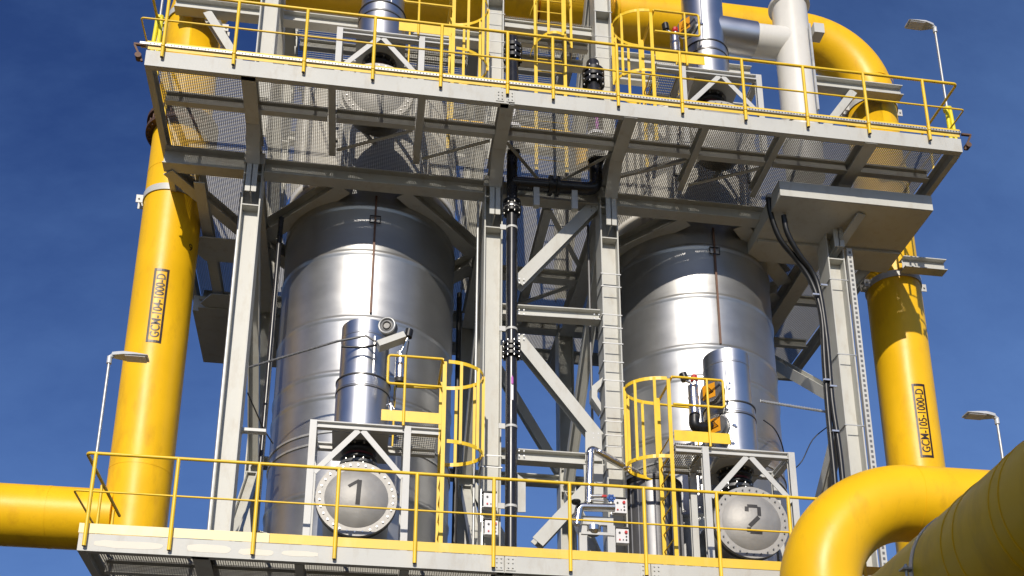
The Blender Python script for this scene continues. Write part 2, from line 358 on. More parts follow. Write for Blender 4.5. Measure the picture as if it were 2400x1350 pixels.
def deck(z,gz,name,label,upper):
    t=thing(name,label,'platform',(3,18.3,z))
    grating(XL+.12,XR-.12,YF+.1,YB-.1,gz,'grating',t,holes=holes)
    bt=.022
    def edge(a,b,mt=cream,h=None):
        return a
    # front edge beam: channel, outer face smooth
    h=(.29 if upper else .24)
    def chanx(x0,x1,y,side,zz=z,hh=h):
        m=MB(); m.box((x0,y,zz),(x1,y+.012*side,zz+hh)); m.box((x0,y+.0125*side,zz),(x1,y+.1*side,zz+.014)); m.box((x0,y+.0125*side,zz+hh-.014),(x1,y+.1*side,zz+hh)); return m
    if upper:
        chanx(XL,1.99,YF,1).build('edge_beam',cream,t); chanx(2.0,XR,YF+.006,1,z+.012,h-.022).build('edge_beam',cream,t)
    else:
        chanx(XL,1.955,YF,1).build('edge_beam',cream,t); chanx(1.965,4.0,YF,1).build('edge_beam',cream,t); chanx(4.01,XR,YF,1).build('edge_beam',cream,t)
    chanx(XL,XR,YB,-1).build('edge_beam',cream,t)
    for x,s in ((XL,1),(XR,-1)):
        m=MB(); m.box((x,YF+.105,z),(x+.012*s,YB-.105,z+h)); m.box((x+.0125*s,YF+.105,z),(x+.1*s,YB-.105,z+.014)); m.box((x+.0125*s,YF+.105,z+h-.014),(x+.1*s,YB-.105,z+h)); m.build('edge_beam',cream,t)
    # secondary beams running front to back and joists across
    for x in (-.8,.62,5.28,6.6):
        MB().ibeam((x,YF+.12,gz-.105),(x,16.2,gz-.105),.11,.2).build('joist',cream,t)
    xs=[XL+.12]+sorted(COLX+[-.8,.62,5.28,6.6])+[XR-.12]
    for y in (15.35,16.72,19.3,20.9):
        for a,b in zip(xs[:-1],xs[1:]):
            if y>16.8 and any(abs(y-TY)<TR+.1 and min(abs(a-X),abs(b-X))<TR for X in TX): continue
            m=MB(); m.ibeam((a+.07,y,gz-.1),(b-.07,y,gz-.1),.11,.19); m.build('joist',cream,t)
    # flat diagonal bracing under the grating
    for a,b in (((-.72,16.1),(.5,15.45)),((.72,16.1),(1.8,15.5)),((5.2,15.5),(4.1,16.1)),((5.4,16.1),(6.5,15.5)),((2.1,15.5),(2.9,16.5)),((3.0,16.5),(3.9,15.5))):
        MB().angle((a[0],a[1],gz-.14),(b[0],b[1],gz-.14),.06).build('wind_brace',cream,t)
    # splice plates with bolts
    for x in ((1.93,) if upper else (1.96,4.0)):
        for k in (-1,1):
            m=MB(); m.box((x+.02 if k>0 else x-.15,YF-.012,z+.03),(x+.15 if k>0 else x-.02,YF,z+h-.03))
            for bz in (.07,.14,.2):
                for bx in (.05,.11): m.tube((x+k*bx,YF-.012,z+bz),(x+k*bx,YF-.028,z+bz),.011,6)
            m.build('splice_plate',cream,t)
    return t
du=deck(ZU,GU,'upper_deck','long upper grating deck with cream edge beam crossing the top of the tower','u')
dl=deck(ZD,GD,'lower_deck','lower grating deck with patched cream edge beam along the bottom','')
# toe boards are parts of the decks
m=MB(); m.box((XL+.02,YF-.006,13.665),(XR-.02,YF+.0,13.715)); m.build('toe_board',ytoe,du)
m=MB(); m.box((XL-.1,YF-.03,13.735),(XR,YF+.06,13.775)); m.m=1
for k in range(260):
    x=XL+.05+k*.051; m.box((x,YF-.032,13.745),(x+.02,YF-.0305,13.765))
m.build('cable_tray_strip',[galv,dark],du)
MB().box((XL+.0,YF+.0,13.78),(XR,YF+.006,13.83)).build('toe_board',yrail,du)
o=MB().box((XL-.01,YF-.008,5.665),(-1.2,YF-.0,5.80)); 
paleboard=mat('faded_yellow_toe_board',(.88,.74,.36),.45,0,.06,1.5,dirt=((.95,.9,.7),.6,1.2))
p=o.build('toe_board',paleboard,dl); p['label']='faded pale yellow toe board at the left end'
MB().box((-1.195,YF-.008,5.665),(XR,YF,5.80)).build('toe_board',ytoe,dl)
# touch-up paint patches on the lower edge beam
patch=mat('touch_up_paint',(.78,.73,.60),.6,0,.04,4)
m=MB()
for p0,p1 in (((222,1262),(382,1292)),((438,1272),(540,1300)),((560,1283),(640,1306)),((660,1288),(745,1308))):
    a=at(p0[0],p0[1],YF);b=at(p1[0],p1[1],YF); zc=(a.z+b.z)/2+.0; hh=abs(a.z-b.z)/2*.8; n=18; vs=[]
    for k in range(n):
        an=2*PI*k/n; cx=math.copysign(abs(math.cos(an))**.5,math.cos(an)); sx=math.copysign(abs(math.sin(an))**.6,math.sin(an))
        vs.append(((a.x+b.x)/2+(b.x-a.x)/2*cx*(1+random.uniform(-.04,.04)),YF-.002,zc+hh*sx*(1+random.uniform(-.15,.15))))
    m.add(vs,[tuple(range(n))])
m.build('paint_patch',patch,dl)
# third deck far above the middle bay and tower top
t3=thing('top_deck','dark grating deck high in the middle bay near the top edge','platform',(3,19,20.9))
grating(COLX[0]+.1,COLX[2]+.2,15.3,22.0,19.95,'grating',t3,py=.06,holes=[(-.07,16.1,.6),(3.0,16.1,.55)])
for y in (15.3,17.3,18.4,19.4,20.4,22.0): MB().ibeam((COLX[0]+.2,y,19.83),(COLX[2]+.2,y,19.83),.12,.22).build('joist',cream,t3)
# ---------------------------------------------------------------- guard rails
def rail(name,label,z0,ztop,zmid,zfoot,xs,upper):
    t=thing(name,label,'railing',(3,YF,zfoot),'front guard rails')
    yr=YF-.045
    xl,xr=XL-.03,XR+.05
    top=fillet([(xl+.05,16.6,ztop-.0),(xl+.0,yr+.0,ztop),(xr,yr,ztop),(xr-.02,16.6,ztop)],.07)
    MB().path(top,.024,8).build('top_rail',yrail,t)
    mid=fillet([(xl-.05,16.6,zmid),(xl-.1,yr,zmid),(xr+.06,yr,zmid),(xr+.02,16.6,zmid)],.05)
    MB().path(mid,.0145,8).build('mid_rail',yrail,t)
    for x in xs:
        m=MB(); m.tube((x,yr,zfoot),(x,yr,ztop),.0265,10)
        m.m=1; m.tube((x,yr,zfoot-.004),(x,yr,zfoot+.0),.025,10); m.m=0
        if upper:
            m.tube((x,yr-.002,13.70),(x,yr-.002,13.72),.034,10)
        m.build('post',[yrail,dark],t)
    for y in (15.5,16.4):
        for x in (xl,xr): MB().tube((x,y,z0),(x,y,ztop),.022,8).build('post',yrail,t)
    return t
uxs=[at(p,150,YF).x for p in (380,)]
UX=[-3.37+1.066*k for k in range(6)]+[2.70+1.066*k for k in range(7)]
LX=[-3.53+1.066*k for k in range(13)]
rail('guard_rail','yellow tube guard rail along the front of the upper deck',13.66,14.76,14.22,13.5,UX,True)
rail('guard_rail','yellow tube guard rail along the front of the lower deck',5.66,6.79,6.24,5.47,LX,False)
# ---------------------------------------------------------------- tanks
def tank(X,label,rodz,bands):
    t=thing('storage_tank',label,'tank',(X,TY,-1.6),'twin steel tanks')
    pr=[(TR,-1.6+1.6)]
    prof=[]; z=0.0; prof.append((TR,0))
    zz=sorted(bands)
    for b in zz:
        hgt=b+1.6
        prof+= [(TR,hgt-.07),(TR+.004,hgt-.045),(TR+.018,hgt-.02),(TR+.018,hgt+.02),(TR+.004,hgt+.045),(TR,hgt+.07)]
    prof.append((TR,15.2)); up=[(TR+.001,15.2),(TR+.02,15.22),(TR+.02,15.3),(TR+.001,15.32),(TR,17.2)]
    for k in range(1,9):
        a=k/8*PI/2; up.append((TR*math.cos(a)+.001,17.2+1.1*math.sin(a)))
    m=MB(); m.lathe((X,TY,-1.6),prof,n=96); m.build('shell',steel,t,weld=True)
    MB().lathe((X,TY,-1.6),up,n=96).build('domed_top',whitep,t,weld=True)
    # vertical rusty bar down the front and lower hoop strap
    zt,zb=rodz; xr=X+.05
    yy=TY-math.sqrt(TR**2-(xr-X)**2)
    MB().box((xr-.018,yy-.04,zb),(xr+.018,yy-.022,zt)).build('strip_bar',rust,t)
    for zc in (8.55,8.36): m=MB(); m.lathe((X,TY,zc),[(TR+.001,-.018),(TR+.02,-.018),(TR+.02,.018),(TR+.001,.018)],n=96,smooth=True); m.build('hoop_strap',galv,t)
    # small square name plate
    m=MB()
    for k in (-.09,.09): m.box((xr+k-.007,yy-.045,zt-.56),(xr+k+.007,yy-.026,zt-.42))
    for k in (-.56,-.42): m.box((xr-.09,yy-.045,zt+k-.007),(xr+.09,yy-.026,zt+k+.007))
    m.build('plate_frame',dark,t)
    # manway nozzle low on the left side
    a=R(215)
    cx,cy=X+TR*math.cos(a),TY+TR*math.sin(a)
    m=MB(); m.tube((cx,cy,6.45),(cx-.22,cy-.16,6.45),.07,14); m.tube((cx-.22,cy-.16,6.45),(cx-.26,cy-.19,6.45),.12,14); m.tube((cx-.1,cy-.1,6.9),(cx-.25,cy-.2,6.9),.03,8)
    m.build('nozzle',stain,t)
    return t
tank(TX[0],'large silver steel tank standing behind the drum marked 1',(13.1,10.75),(12.9,11.96,10.66,9.62,9.2,7.5,6.2))
tank(TX[1],'large silver steel tank standing behind the drum marked 2',(13.1,10.7),(12.72,11.69,10.66,10.05,9.0,7.5,6.2))
# ---------------------------------------------------------------- process units
def stroke(m,pts,w,f):
    """flat painted stroke on a curved face; f(u,v)->point"""
    for (a,b) in zip(pts[:-1],pts[1:]):
        a=V((*a,0));b=V((*b,0)); d=(b-a); L=d.length; d.normalize(); nrm=V((-d.y,d.x,0))*w/2; n=max(1,int(L/.04))
        vs=[]
        for k in range(n+1):
            c=a+d*(L*k/n); vs+= [f((c+nrm).x,(c+nrm).y),f((c-nrm).x,(c-nrm).y)]
        m.add(vs,[(2*k,2*k+2,2*k+3,2*k+1) for k in range(n)])
def unit(num,s,X0,dz,low):
    """s=+1: ladder on the right; s=-1 mirrored. X0: centre at the frame plane"""
    lv='lower deck' if low else 'upper deck'
    lvl='lower' if low else 'upper'
    zt=7.98+dz; zd=(GD if low else GU)+.03; YH=15.4
    def X(u): return X0+s*u
    # support frame
    t=thing('support_frame','cream steel portal frame with inverted V brace round the %s drum %d'%(lvl,num),'frame',(X0,YH,zd),'portal frames round the drums')
    for u in (-.69,.69):
        for y in (YH,16.1):
            MB().ibeam((X(u),y,zd),(X(u),y,zt+.0),.10,.10,up=(0,1,0)).build('leg',cream2,t)
    MB().ibeam((X(-.64),YH,zt-.06),(X(.64),YH,zt-.06),.10,.11).build('top_beam',cream2,t)
    MB().ibeam((X(.74),YH,zt-.06),(X(1.15),YH,zt-.06),.10,.11).build('top_beam',cream2,t)
    MB().ibeam((X(-.64),16.1,zt-.06),(X(1.15),16.1,zt-.06),.10,.11).build('top_beam',cream2,t)
    for u in (-.69,.69): MB().ibeam((X(u),YH+.06,zt-.06),(X(u),16.04,zt-.06),.1,.11).build('top_beam',cream2,t)
    for k in (-1,1):
        MB().beam((X(k*.03),YH-.03,zt-.12),(X(k*.64),YH-.03,zt-.84),.085,.012,up=(0,1,0)).build('v_brace',cream2,t)
    # frame for gusset plates at the lower corner
    MB().angle((X(-.69),16.1,zt-.9),(X(.0),16.1,zt-1.7),.07).build('v_brace',cream2,t)
    # small service platform
    p=thing('service_platform','small yellow edged service platform beside the %s insulated stack %d'%(lvl,num),'platform',(X(.72),15.8,zt),'small service platforms')
    MB().box((X(.29),YH-.07,zt+.055),(X(1.18),YH-.062,zt+.235)).build('toe_plate',yrail,p)
    MB().box((X(1.18),YH-.07,zt+.055),(X(1.172),16.2,zt+.235)).build('toe_plate',yrail,p) if False else None
    grating(min(X(.5),X(1.15)),max(X(.5),X(1.15)),YH-.02,16.15,zt+.02,'grating',p,py=.06)
    loop=fillet([(X(1.18),YH-.09,zt+1.15),(X(.36),YH-.09,zt+1.15),(X(.36),YH-.09,zt+.67),(X(1.18),YH-.09,zt+.67)],.05)
    m=MB(); m.path(loop,.021,8); m.path(fillet([(X(1.18),YH-.09,zt+1.15),(X(1.18),16.2,zt+1.15),(X(.5),16.25,zt+1.15)],.05),.021,8); m.build('hand_rail',yrail,p)
    MB().tube((X(.62),YH-.09,zt-.02),(X(.62),YH-.09,zt+1.15),.021,8).build('post',yrail,p)
    MB().tube((X(.5),16.25,zt-.02),(X(.5),16.25,zt+1.15),.018,8).build('post',yrail,p)
    # caged ladder facing sideways
    l=thing('caged_ladder','yellow caged ladder climbing to the %s service platform of drum %d'%(lvl,num),'ladder',(X(1.22),15.7,zd),'caged ladders beside the platforms')
    for y,zz in ((YH-.03,zt+1.15),(16.0,zt+1.15)):
        MB().box((X(1.19),y,zd),(X(1.25),y+.02,zz)).build('stile',yrail,l)
    m=MB(); z=zd+.25
    while z<zt+.2: m.tube((X(1.22),YH,z),(X(1.22),16.0,z),.012,6); z+=.28
    m.build('rungs',yrail,l)
    def cage(a,rr=0): return (X(1.22)+s*(.05+.58*math.sin(a)),15.69-.41*math.cos(a))
    hoops=(zt-.24,zt+1.12) if low else (zt-.24,zt+1.12)
    hs=[zt-.24,zt+.42,zt+1.1] if True else []
    hs=[zt-.24,zt+1.1]
    for z in hs:
        m=MB(); n=20; vs=[]
        for k in range(n+1):
            a=PI*k/n; x,y=cage(a); vs+=[(x,y,z-.03),(x,y,z+.03)]
        m.add(vs,[(2*k,2*k+2,2*k+3,2*k+1) for k in range(n)])
        vs2=[((v[0]-X(1.22))*.985+X(1.22),15.69+(v[1]-15.69)*.985,v[2]) for v in vs]; m.add(vs2,[(2*k,2*k+1,2*k+3,2*k+2) for k in range(n)])
        m.build('hoop',yrail,l)
    for a in (.35,.95,1.57,2.2,2.8):
        x,y=cage(a); MB().cbox((x,y,zt+.43),(.045,.012,1.38)).build('cage_bar',yrail,l)
    # horizontal drum with bolted dished cover
    zc=6.78+dz+(.01 if low else .0); XH=X0-.01
    d=thing('horizontal_drum','round stainless drum with bolted dished cover%s on the %s'%((' stencilled %d'%num) if low else ' above tank %d'%num,lv),'drum',(XH,16,zc-.6),'bolted drums')
    y0=15.42
    m=MB(); m.lathe((XH,y0,zc),[(.46,0),(.587,0),(.587,.07),(.50,.07)],'Y',64); m.build('flange',headm,d)
    m=MB(); m.lathe((XH,y0,zc),[(.52,.074),(.59,.074),(.59,.14),(.5,.14)],'Y',64); m.build('flange',dark,d)
    prof=[(.46,-.003)]
    for k in range(1,13):
        a=k/12; r=.46*(1-a)+.0005; prof.append((r,-.003-.13*(1-(r/.46)**2)**.9))
    MB().lathe((XH,y0,zc),prof,'Y',64).build('dished_cover',headm,d,weld=True)
    MB().lathe((XH,y0,zc),[(.50,.08),(.50,1.5 if low else .5),(.01,1.5 if low else .55)],'Y',48).build('body',steel if low else headm,d)
    for k in range(30):
        a=2*PI*(k+.5)/30; x,z=XH+.53*math.cos(a),zc+.53*math.sin(a)
    m=MB()
    for k in range(30):
        a=2*PI*(k+.5)/30; x,z=XH+.53*math.cos(a),zc+.53*math.sin(a); m.tube((x,y0-.022,z),(x,y0+.16,z),.013,6)
    m.build('bolts',boltm if num==1 else greyv,d)
    if low:
        def f(u,v):
            r=math.hypot(u,v); return (XH+u,y0-.007-.13*max(0,1-(r/.46)**2)**.9,zc+v)
        m=MB()
        if num==1:
            stroke(m,[(.035,.25),(.02,-.15)],.065,f); stroke(m,[(.03,.24),(-.12,.13)],.05,f)
        else:
            stroke(m,[(-.11,.12),(-.10,.205)],.06,f); stroke(m,[(-.09,.215),(.07,.215)],.06,f); stroke(m,[(.09,.21),(.08,.05)],.06,f)
            stroke(m,[(.07,.03),(-.08,-.12)],.065,f); stroke(m,[(-.09,-.14),(-.09,-.21)],.06,f); stroke(m,[(-.07,-.205),(.12,-.205)],.06,f)
        m.build('numeral',numpaint,d)
    # expansion bellows and stack base
    b=thing('expansion_joint','black rubber bellows with bolted flanges on the %s drum %d'%(lvl,num),'pipe joint',(XH,16.0,zc+.5),'rubber expansion joints')
    zb=zc+.45; yb=16.0
    m=MB(); m.lathe((XH,yb,zb),[(.18,0),(.18,.3),(.29,.3),(.29,.345),(.2,.345)],n=36); m.build('neck_flange',greyv,b)
    m=MB(); m.lathe((XH,yb,zb),[(.2,.35),(.26,.38),(.28,.42),(.25,.455),(.215,.47),(.215,.50),(.25,.515),(.27,.55),(.25,.6),(.2,.62)],n=36); m.build('bellows',rubber,b,weld=True)
    MB().lathe((XH,yb,zb),[(.216,.468),(.228,.472),(.228,.498),(.216,.502)],n=36).build('band',maroon,b)
    m=MB(); m.lathe((XH,yb,zb),[(.2,.63),(.3,.63),(.3,.68),(.2,.68),(.2,.8)],n=36); m.build('neck_flange',greyv,b)
    m=MB()
    for k in range(12):
        a=2*PI*(k+.5)/12; x,y=XH+.265*math.cos(a),yb+.265*math.sin(a)
        m.tube((x,y,zb+.27),(x,y,zb+.375),.016,6); m.tube((x,y,zb+.6),(x,y,zb+.71),.016,6)
    m.build('bolts',boltm,b)
    # insulated stack
    XS=X0-.0; yS=16.1; top=10.0+dz if low else 10.6+dz+1.2
    k_=thing('insulated_stack','shiny aluminium clad stack %s'%{(1,True):'with round gauge beside it above drum 1',(2,True):'with warning signs beside it above drum 2',(1,False):'at the top edge above the left yellow platform',(2,False):'joined to the white duct at the top right'}[(num,low)],'stack',(XS,yS,zt),'aluminium clad stacks')
    MB().box((XS-.42,15.5,zt-.1),(XS+.42,16.5,zt-.012)).build('base_plate',cream2,k_)
    m=MB(); r0=.418; r1=.38; zs=9.02+dz
    m.lathe((XS,yS,0),[(r0,zt),(r0,zs-.2),(r0+.006,zs-.19),(r0+.006,zs-.16),(r0,zs-.15),(r0,zs-.02),(r0+.004,zs),(r1,zs+.01),(r1,top-.25),(r1+.006,top-.24),(r1+.006,top-.22),(r1,top-.21),(r1,top),(r1-.02,top+.012),(.001,top+.03)],n=64)
    m.build('cladding',clad,k_)
    m=MB(); m.lathe((XS,yS,0),[(r0+.001,zs-.23),(r0+.009,zs-.23),(r0+.009,zs-.215),(r0+.001,zs-.215)],n=64); m.lathe((XS,yS,0),[(r0+.001,zs-.03),(r0+.012,zs-.03),(r0+.012,zs-.008),(r0+.001,zs-.008)],n=64)
    m.build('band',dark,k_)
    m=MB(); a=R(-90+22*s); cx,cy=XS+r1*math.cos(a),yS+r1*math.sin(a); m.box((cx-.008,cy-.014,zs+.03),(cx+.008,cy+.01,top-.3)); m.build('seam',boltm,k_)
    return dict(X=X,zt=zt,XS=XS,yS=yS,zc=zc)
U={}
U[1]=unit(1,1,-.075,0,True); U[2]=unit(2,-1,5.87,0,True)
U[3]=unit(1,1,-.075,7.40,False); U[4]=unit(2,-1,5.87,7.40,False)
# ---------------------------------------------------------------- instruments
def filt(px,py0,py1,Y,rad,label,redcap,capx=None,capdir=(-.4,0,1)):
    a=at(px,py1,Y); b=at(px,py0,Y); t=thing('filter_canister',label,'filter',a,'filter canisters')
    m=MB(); m.lathe((a.x,a.y,a.z),[(.001,0),(rad,.0),(rad,(b.z-a.z)*.55),(rad+.004,(b.z-a.z)*.56),(rad+.004,(b.z-a.z)*.6),(rad*.98,(b.z-a.z)*.61),(rad*.98,(b.z-a.z)),(.001,(b.z-a.z)+.01)],n=28); m.build('canister',stain,t)
    m=MB(); m.lathe((a.x,a.y,a.z-.07),[(.02,0),(rad*.95,.0),(rad*1.05,.068)],n=20); m.build('bowl',dark,t)
    m=MB(); m.lathe((b.x,b.y,b.z+.012),[(.045,0),(.045,.06),(.03,.07),(.001,.075)],n=16); m.build('head',boltm,t)
    if redcap: m=MB(); m.lathe((b.x,b.y,b.z+.08),[(.05,0),(.062,.02),(.05,.045),(.055,.09),(.03,.12),(.001,.125)],n=8,smooth=False); m.build('red_cap',red,t)
    c=V((capx[0],b.y,capx[1])); d=V(capdir).normalized()
    m=MB(); m.tube(c-d*.065,c+d*.065,.062,18); m.build('black_cap',rubber,t)
    m=MB(); m.tube(c-d*.06,b+V((0,0,.03)),.02,8); m.build('elbow',stain,t)
    return t
p=at(958,782,15.5); filt(937,835,888,15.5,.085,'slim silver filter canister with black cap behind the railing of platform 1',False,(p.x,p.z),(.15,0,1))
p=at(1603,884,15.5); filt(1628,905,972,15.5,.085,'silver filter canister with red and black caps on lower platform 2',True,(p.x,p.z),(-.3,0,1))
p=at(1560,64,15.5); filt(1583,85,124,15.5,.085,'silver filter canister with red and black caps at upper platform 2',True,(p.x,p.z),(-.1,0,1))
# gauge on bracket beside lower stack 1
a=at(910,768,15.45); t=thing('pressure_gauge','round grey gauge on a cream angled bracket beside stack 1','gauge',a)
ax=V((-.35,-1,-.1)).normalized()
m=MB(); m.tube(a+ax*.07,a-ax*.06,.135,28); m.build('case',greyv,t)
m=MB(); m.path([a+ax*.075+q for q in [ (V((1,0,0))-ax*ax.x).normalized()*.125*math.cos(2*PI*k/24)+(V((0,0,1))-ax*ax.z).normalized()*.125*math.sin(2*PI*k/24) for k in range(24)]],.02,8,closed=True); m.build('bezel',galv,t)
m=MB(); m.tube(a+ax*.072,a+ax*.078,.08,24); m.build('dial',headm,t)
m=MB(); m.path([a+ax*.082+q for q in [ (V((1,0,0))-ax*ax.x).normalized()*.06*math.cos(2*PI*k/24)+(V((0,0,1))-ax*ax.z).normalized()*.06*math.sin(2*PI*k/24) for k in range(24)]],.012,6,closed=True); m.build('dial_ring',dark,t)
q0=at(886,812,15.45);q1=at(948,790,15.45); m=MB(); m.prof(q0,q1,[(-.1,-.05),(.1,-.05),(.1,.05),(-.1,.05)],up=(0,0,1)); m.build('bracket',cream,t)
m=MB(); m.tube(a-ax*.06,a-ax*.2,.05,12); m.build('stem',rubber,t)
# butterfly valves with warning signs on unit 2, lower and upper
def valve(px,py,Y,label,sx=.16):
    a=at(px,py,Y); t=thing('round_valve_cover',label,'valve',a,'round covers with warning signs')
    ax=V((.45,-1,.0)).normalized() if False else V((-.75,-.62,0)).normalized()
    m=MB(); m.tube(a+ax*.05,a-ax*.1,.19,28); m.build('cover',greyv,t)
    m=MB(); m.tube(a-ax*.02,a-ax*.05,.205,28); m.build('rim',boltm,t)
    c=a+ax*.055; e1=V((-ax.y,ax.x,0)).normalized(); e2=V((0,0,1))
    def tri(s,o,mm,n): 
        vs=[c+ax*o+e1*(-.02)+(e1*math.cos(R(90+120*k+8))+e2*math.sin(R(90+120*k+8)))*s for k in range(3)]
        m=MB(); m.add(vs,[(0,1,2),(0,2,1)]); m.build(n,mm,t)
    vs=[c+ax*.002+e1*x+e2*z for x,z in ((-.13,-.12),(.1,-.12),(.1,.13),(-.13,.13))]
    m=MB(); m.add(vs,[(0,1,2,3)]); m.build('sign_panel',orange,t)
    tri(.10,.005,label_black,'sign_border'); tri(.075,.008,orange,'sign_field')
    m=MB(); m.add([c+ax*.011+e1*(x-.02)+e2*z for x,z in ((-.006,-.015),(.006,-.015),(.009,.04),(-.009,.04))],[(0,1,2,3)]); m.add([c+ax*.011+e1*(x-.02)+e2*z for x,z in ((-.006,-.032),(.006,-.032),(.006,-.022),(-.006,-.022))],[(0,1,2,3)]); m.build('sign_mark',label_black,t)
    m=MB(); rr=random.Random(px)
    for k in range(3): m.cbox(a+V((.19+rr.random()*.1,-.13-rr.random()*.05,-.1+rr.random()*.2)),(.02+rr.random()*.03,.03,.015+rr.random()*.03))
    m.tube(a+V((.2,-.12,-.09)),a+V((.23,-.13,.06)),.012,8); m.build('clamp_fittings',stain,t)
    return t
valve(1668,920,15.55,'upper of two grey round covers with orange warning sign beside lower stack 2')
valve(1680,1000,15.55,'lower of two grey round covers with orange warning sign beside lower stack 2')
valve(1610,62,15.55,'grey round cover with orange warning sign behind the upper platform loop rail')
m=MB(); m.path(fillet([at(1627,975,15.5),at(1627,1003,15.5),at(1665,1000,15.6)],.08),.085,14); tag(m.build('rubber_elbow',rubber),'thick black elbow hose under the red capped canister on lower platform 2','hose')
m=MB(); m.path(fillet([at(1583,126,15.6),at(1560,124,15.6),at(1530,120,15.9)],.08),.05,12); tag(m.build('rubber_elbow',rubber),'short black hose under the canister on upper platform 2','hose')
m=MB(); m.path([at(906,950,15.4),at(916,945,15.4),at(924,960,15.4)],.022,8); m.path([at(915,948,15.4),at(918,965,15.4)],.03,8); tag(m.build('drain_valve',stain),'tiny steel drain valve at the foot of lower stack 1','valve')
# cable ladder conduit to gauge of unit 1 and rod right of stack 2
t=thing('cable_conduit','thin ribbed conduit running from the left column across tank 1 to the gauge','conduit',at(585,860,16.0))
m=MB(); pts=[at(583,861,16.3),at(790,800,15.62),at(858,787,15.55),at(890,806,15.5)]; m.path(pts,.018,8); m.build('conduit',greyv,t)
m=MB()
for k in range(18): c=pts[0].lerp(pts[1],k/18); m.tube(c+V((0,-.012,-.022)),c+V((0,-.012,.022)),.005,6)
m.build('cable_ties',greyv,t)
m=MB(); m.path([at(885,808,15.5),at(850,815,15.6),at(800,812,15.6)],.018,8); m.build('cable_loop',rubber,t)
m=MB(); a=at(1782,940,16.0);b=at(1935,965,16.3); m.tube(a,b,.022,8)
for k in range(24): c=a.lerp(b,k/24); m.tube(c+V((0,-.01,-.024)),c+V((0,-.01,.024)),.005,6)
tag(m.build('cable_conduit',galv),'thin ribbed conduit from stack 2 to the right hand column','conduit')
# ---------------------------------------------------------------- yellow pipes
def ring(m,c,r,w,axis='Z',t=.02,n=56): m.lathe(c,[(r,-w/2),(r+t,-w/2),(r+t,w/2),(r,w/2)],axis,n)
XP,YP,RP=-3.64,17.95,.508
XQ=10.05; ZH=18.95; BR=1.35
def bend(c,e1,e2,rad,n=18): return arc(c,rad,0,PI/2,n,e1,e2)
lp=thing('yellow_pipe_riser','tall yellow pipe rising at the left and marked GCM-104-1000-D','pipe',(XP,YP,6.7),'yellow pipe risers')
m=MB(); m.tube((XP,YP,6.74),(XP,YP,14.9),RP,72,caps=True); m.build('riser',ypipe,lp)
m=MB(); m.path([(XP,YP,15.2),(XP,YP,ZH-BR)]+arc((XP+BR,YP,ZH-BR),BR,PI,PI/2,16,(1,0,0),(0,0,1))+[(3.0,YP,ZH)],RP*.985,64); m.build('header',ypipe,lp)
m=MB(); m.path([(XP-.3,YP,7.25),(-4.9,YP,7.25),(-4.95,YP,7.25),(-5.3,YP,7.25),(-14,YP+.1,7.28)],RP,64); m.build('branch',ypipe,lp)
def seam(p,c,ax,w=.03,t=.004,r=RP): m=MB(); ring(m,c,r,w,ax,t); m.build('weld_seam',ypipe,p)
seam(lp,(-4.95,YP,7.25),'X',.05); seam(lp,(XP,YP,8.1),'Z'); seam(lp,(XP,YP,14.0),'Z')
m=MB(); ring(m,(XP,YP,14.93),RP,.07,'Z',.13); ring(m,(XP,YP,15.17),RP,.07,'Z',.13); ring(m,(XP,YP,15.05),RP-.03,.17,'Z',.06)
for k in range(28):
    a=2*PI*k/28; m.tube((XP+(RP+.08)*math.cos(a),YP+(RP+.08)*math.sin(a),14.86),(XP+(RP+.08)*math.cos(a),YP+(RP+.08)*math.sin(a),15.24),.018,6)
m.build('flange_pair',rustedf,lp)
def clamp(parent,x,z,col=cream2,r=RP):
    m=MB(); ring(m,(x,YP,z),r+.003,.13,'Z',.02)
    for sx in (-1,1): m.box((x+sx*(r+.01),YP-.1,z-.08),(x+sx*(r+.13),YP-.085,z+.08)); m.box((x+sx*(r+.01),YP+.085,z-.08),(x+sx*(r+.13),YP+.1,z+.08)); m.tube((x+sx*(r+.08),YP-.13,z),(x+sx*(r+.08),YP+.13,z),.018,8)
    m.build('clamp',col,parent)
clamp(lp,XP,13.45); clamp(lp,XP,17.55)
rp=thing('yellow_pipe_riser','tall yellow pipe on the right with overhead bend and marked GCM-105-1000-D','pipe',(XQ,YP,6.7),'yellow pipe risers')
m=MB(); m.tube((XQ,YP,3.0),(XQ,YP,14.9),RP,72); m.build('riser',ypipe,rp)
BQ=1.5
m=MB(); m.path([(XQ,YP,14.9),(XQ,YP,ZH+.1-BQ)]+arc((XQ-BQ,YP,ZH+.1-BQ),BQ,0,PI/2,18,(1,0,0),(0,0,1))+[(3.05,YP,ZH+.1)],RP*1.0,64); m.build('header',ypipe,rp)
seam(rp,(XQ-BQ,YP,ZH+.1),'X',.03,.005); seam(rp,(XQ,YP,17.9),'Z',.03,.005); seam(rp,(XQ,YP,14.9),'Z')
m=MB(); ring(m,(4.6,YP,ZH+.1),RP,.1,'X',.12); m.build('header_flange',ypipe,rp)
clamp(rp,XQ,13.05); clamp(rp,XQ,17.3)
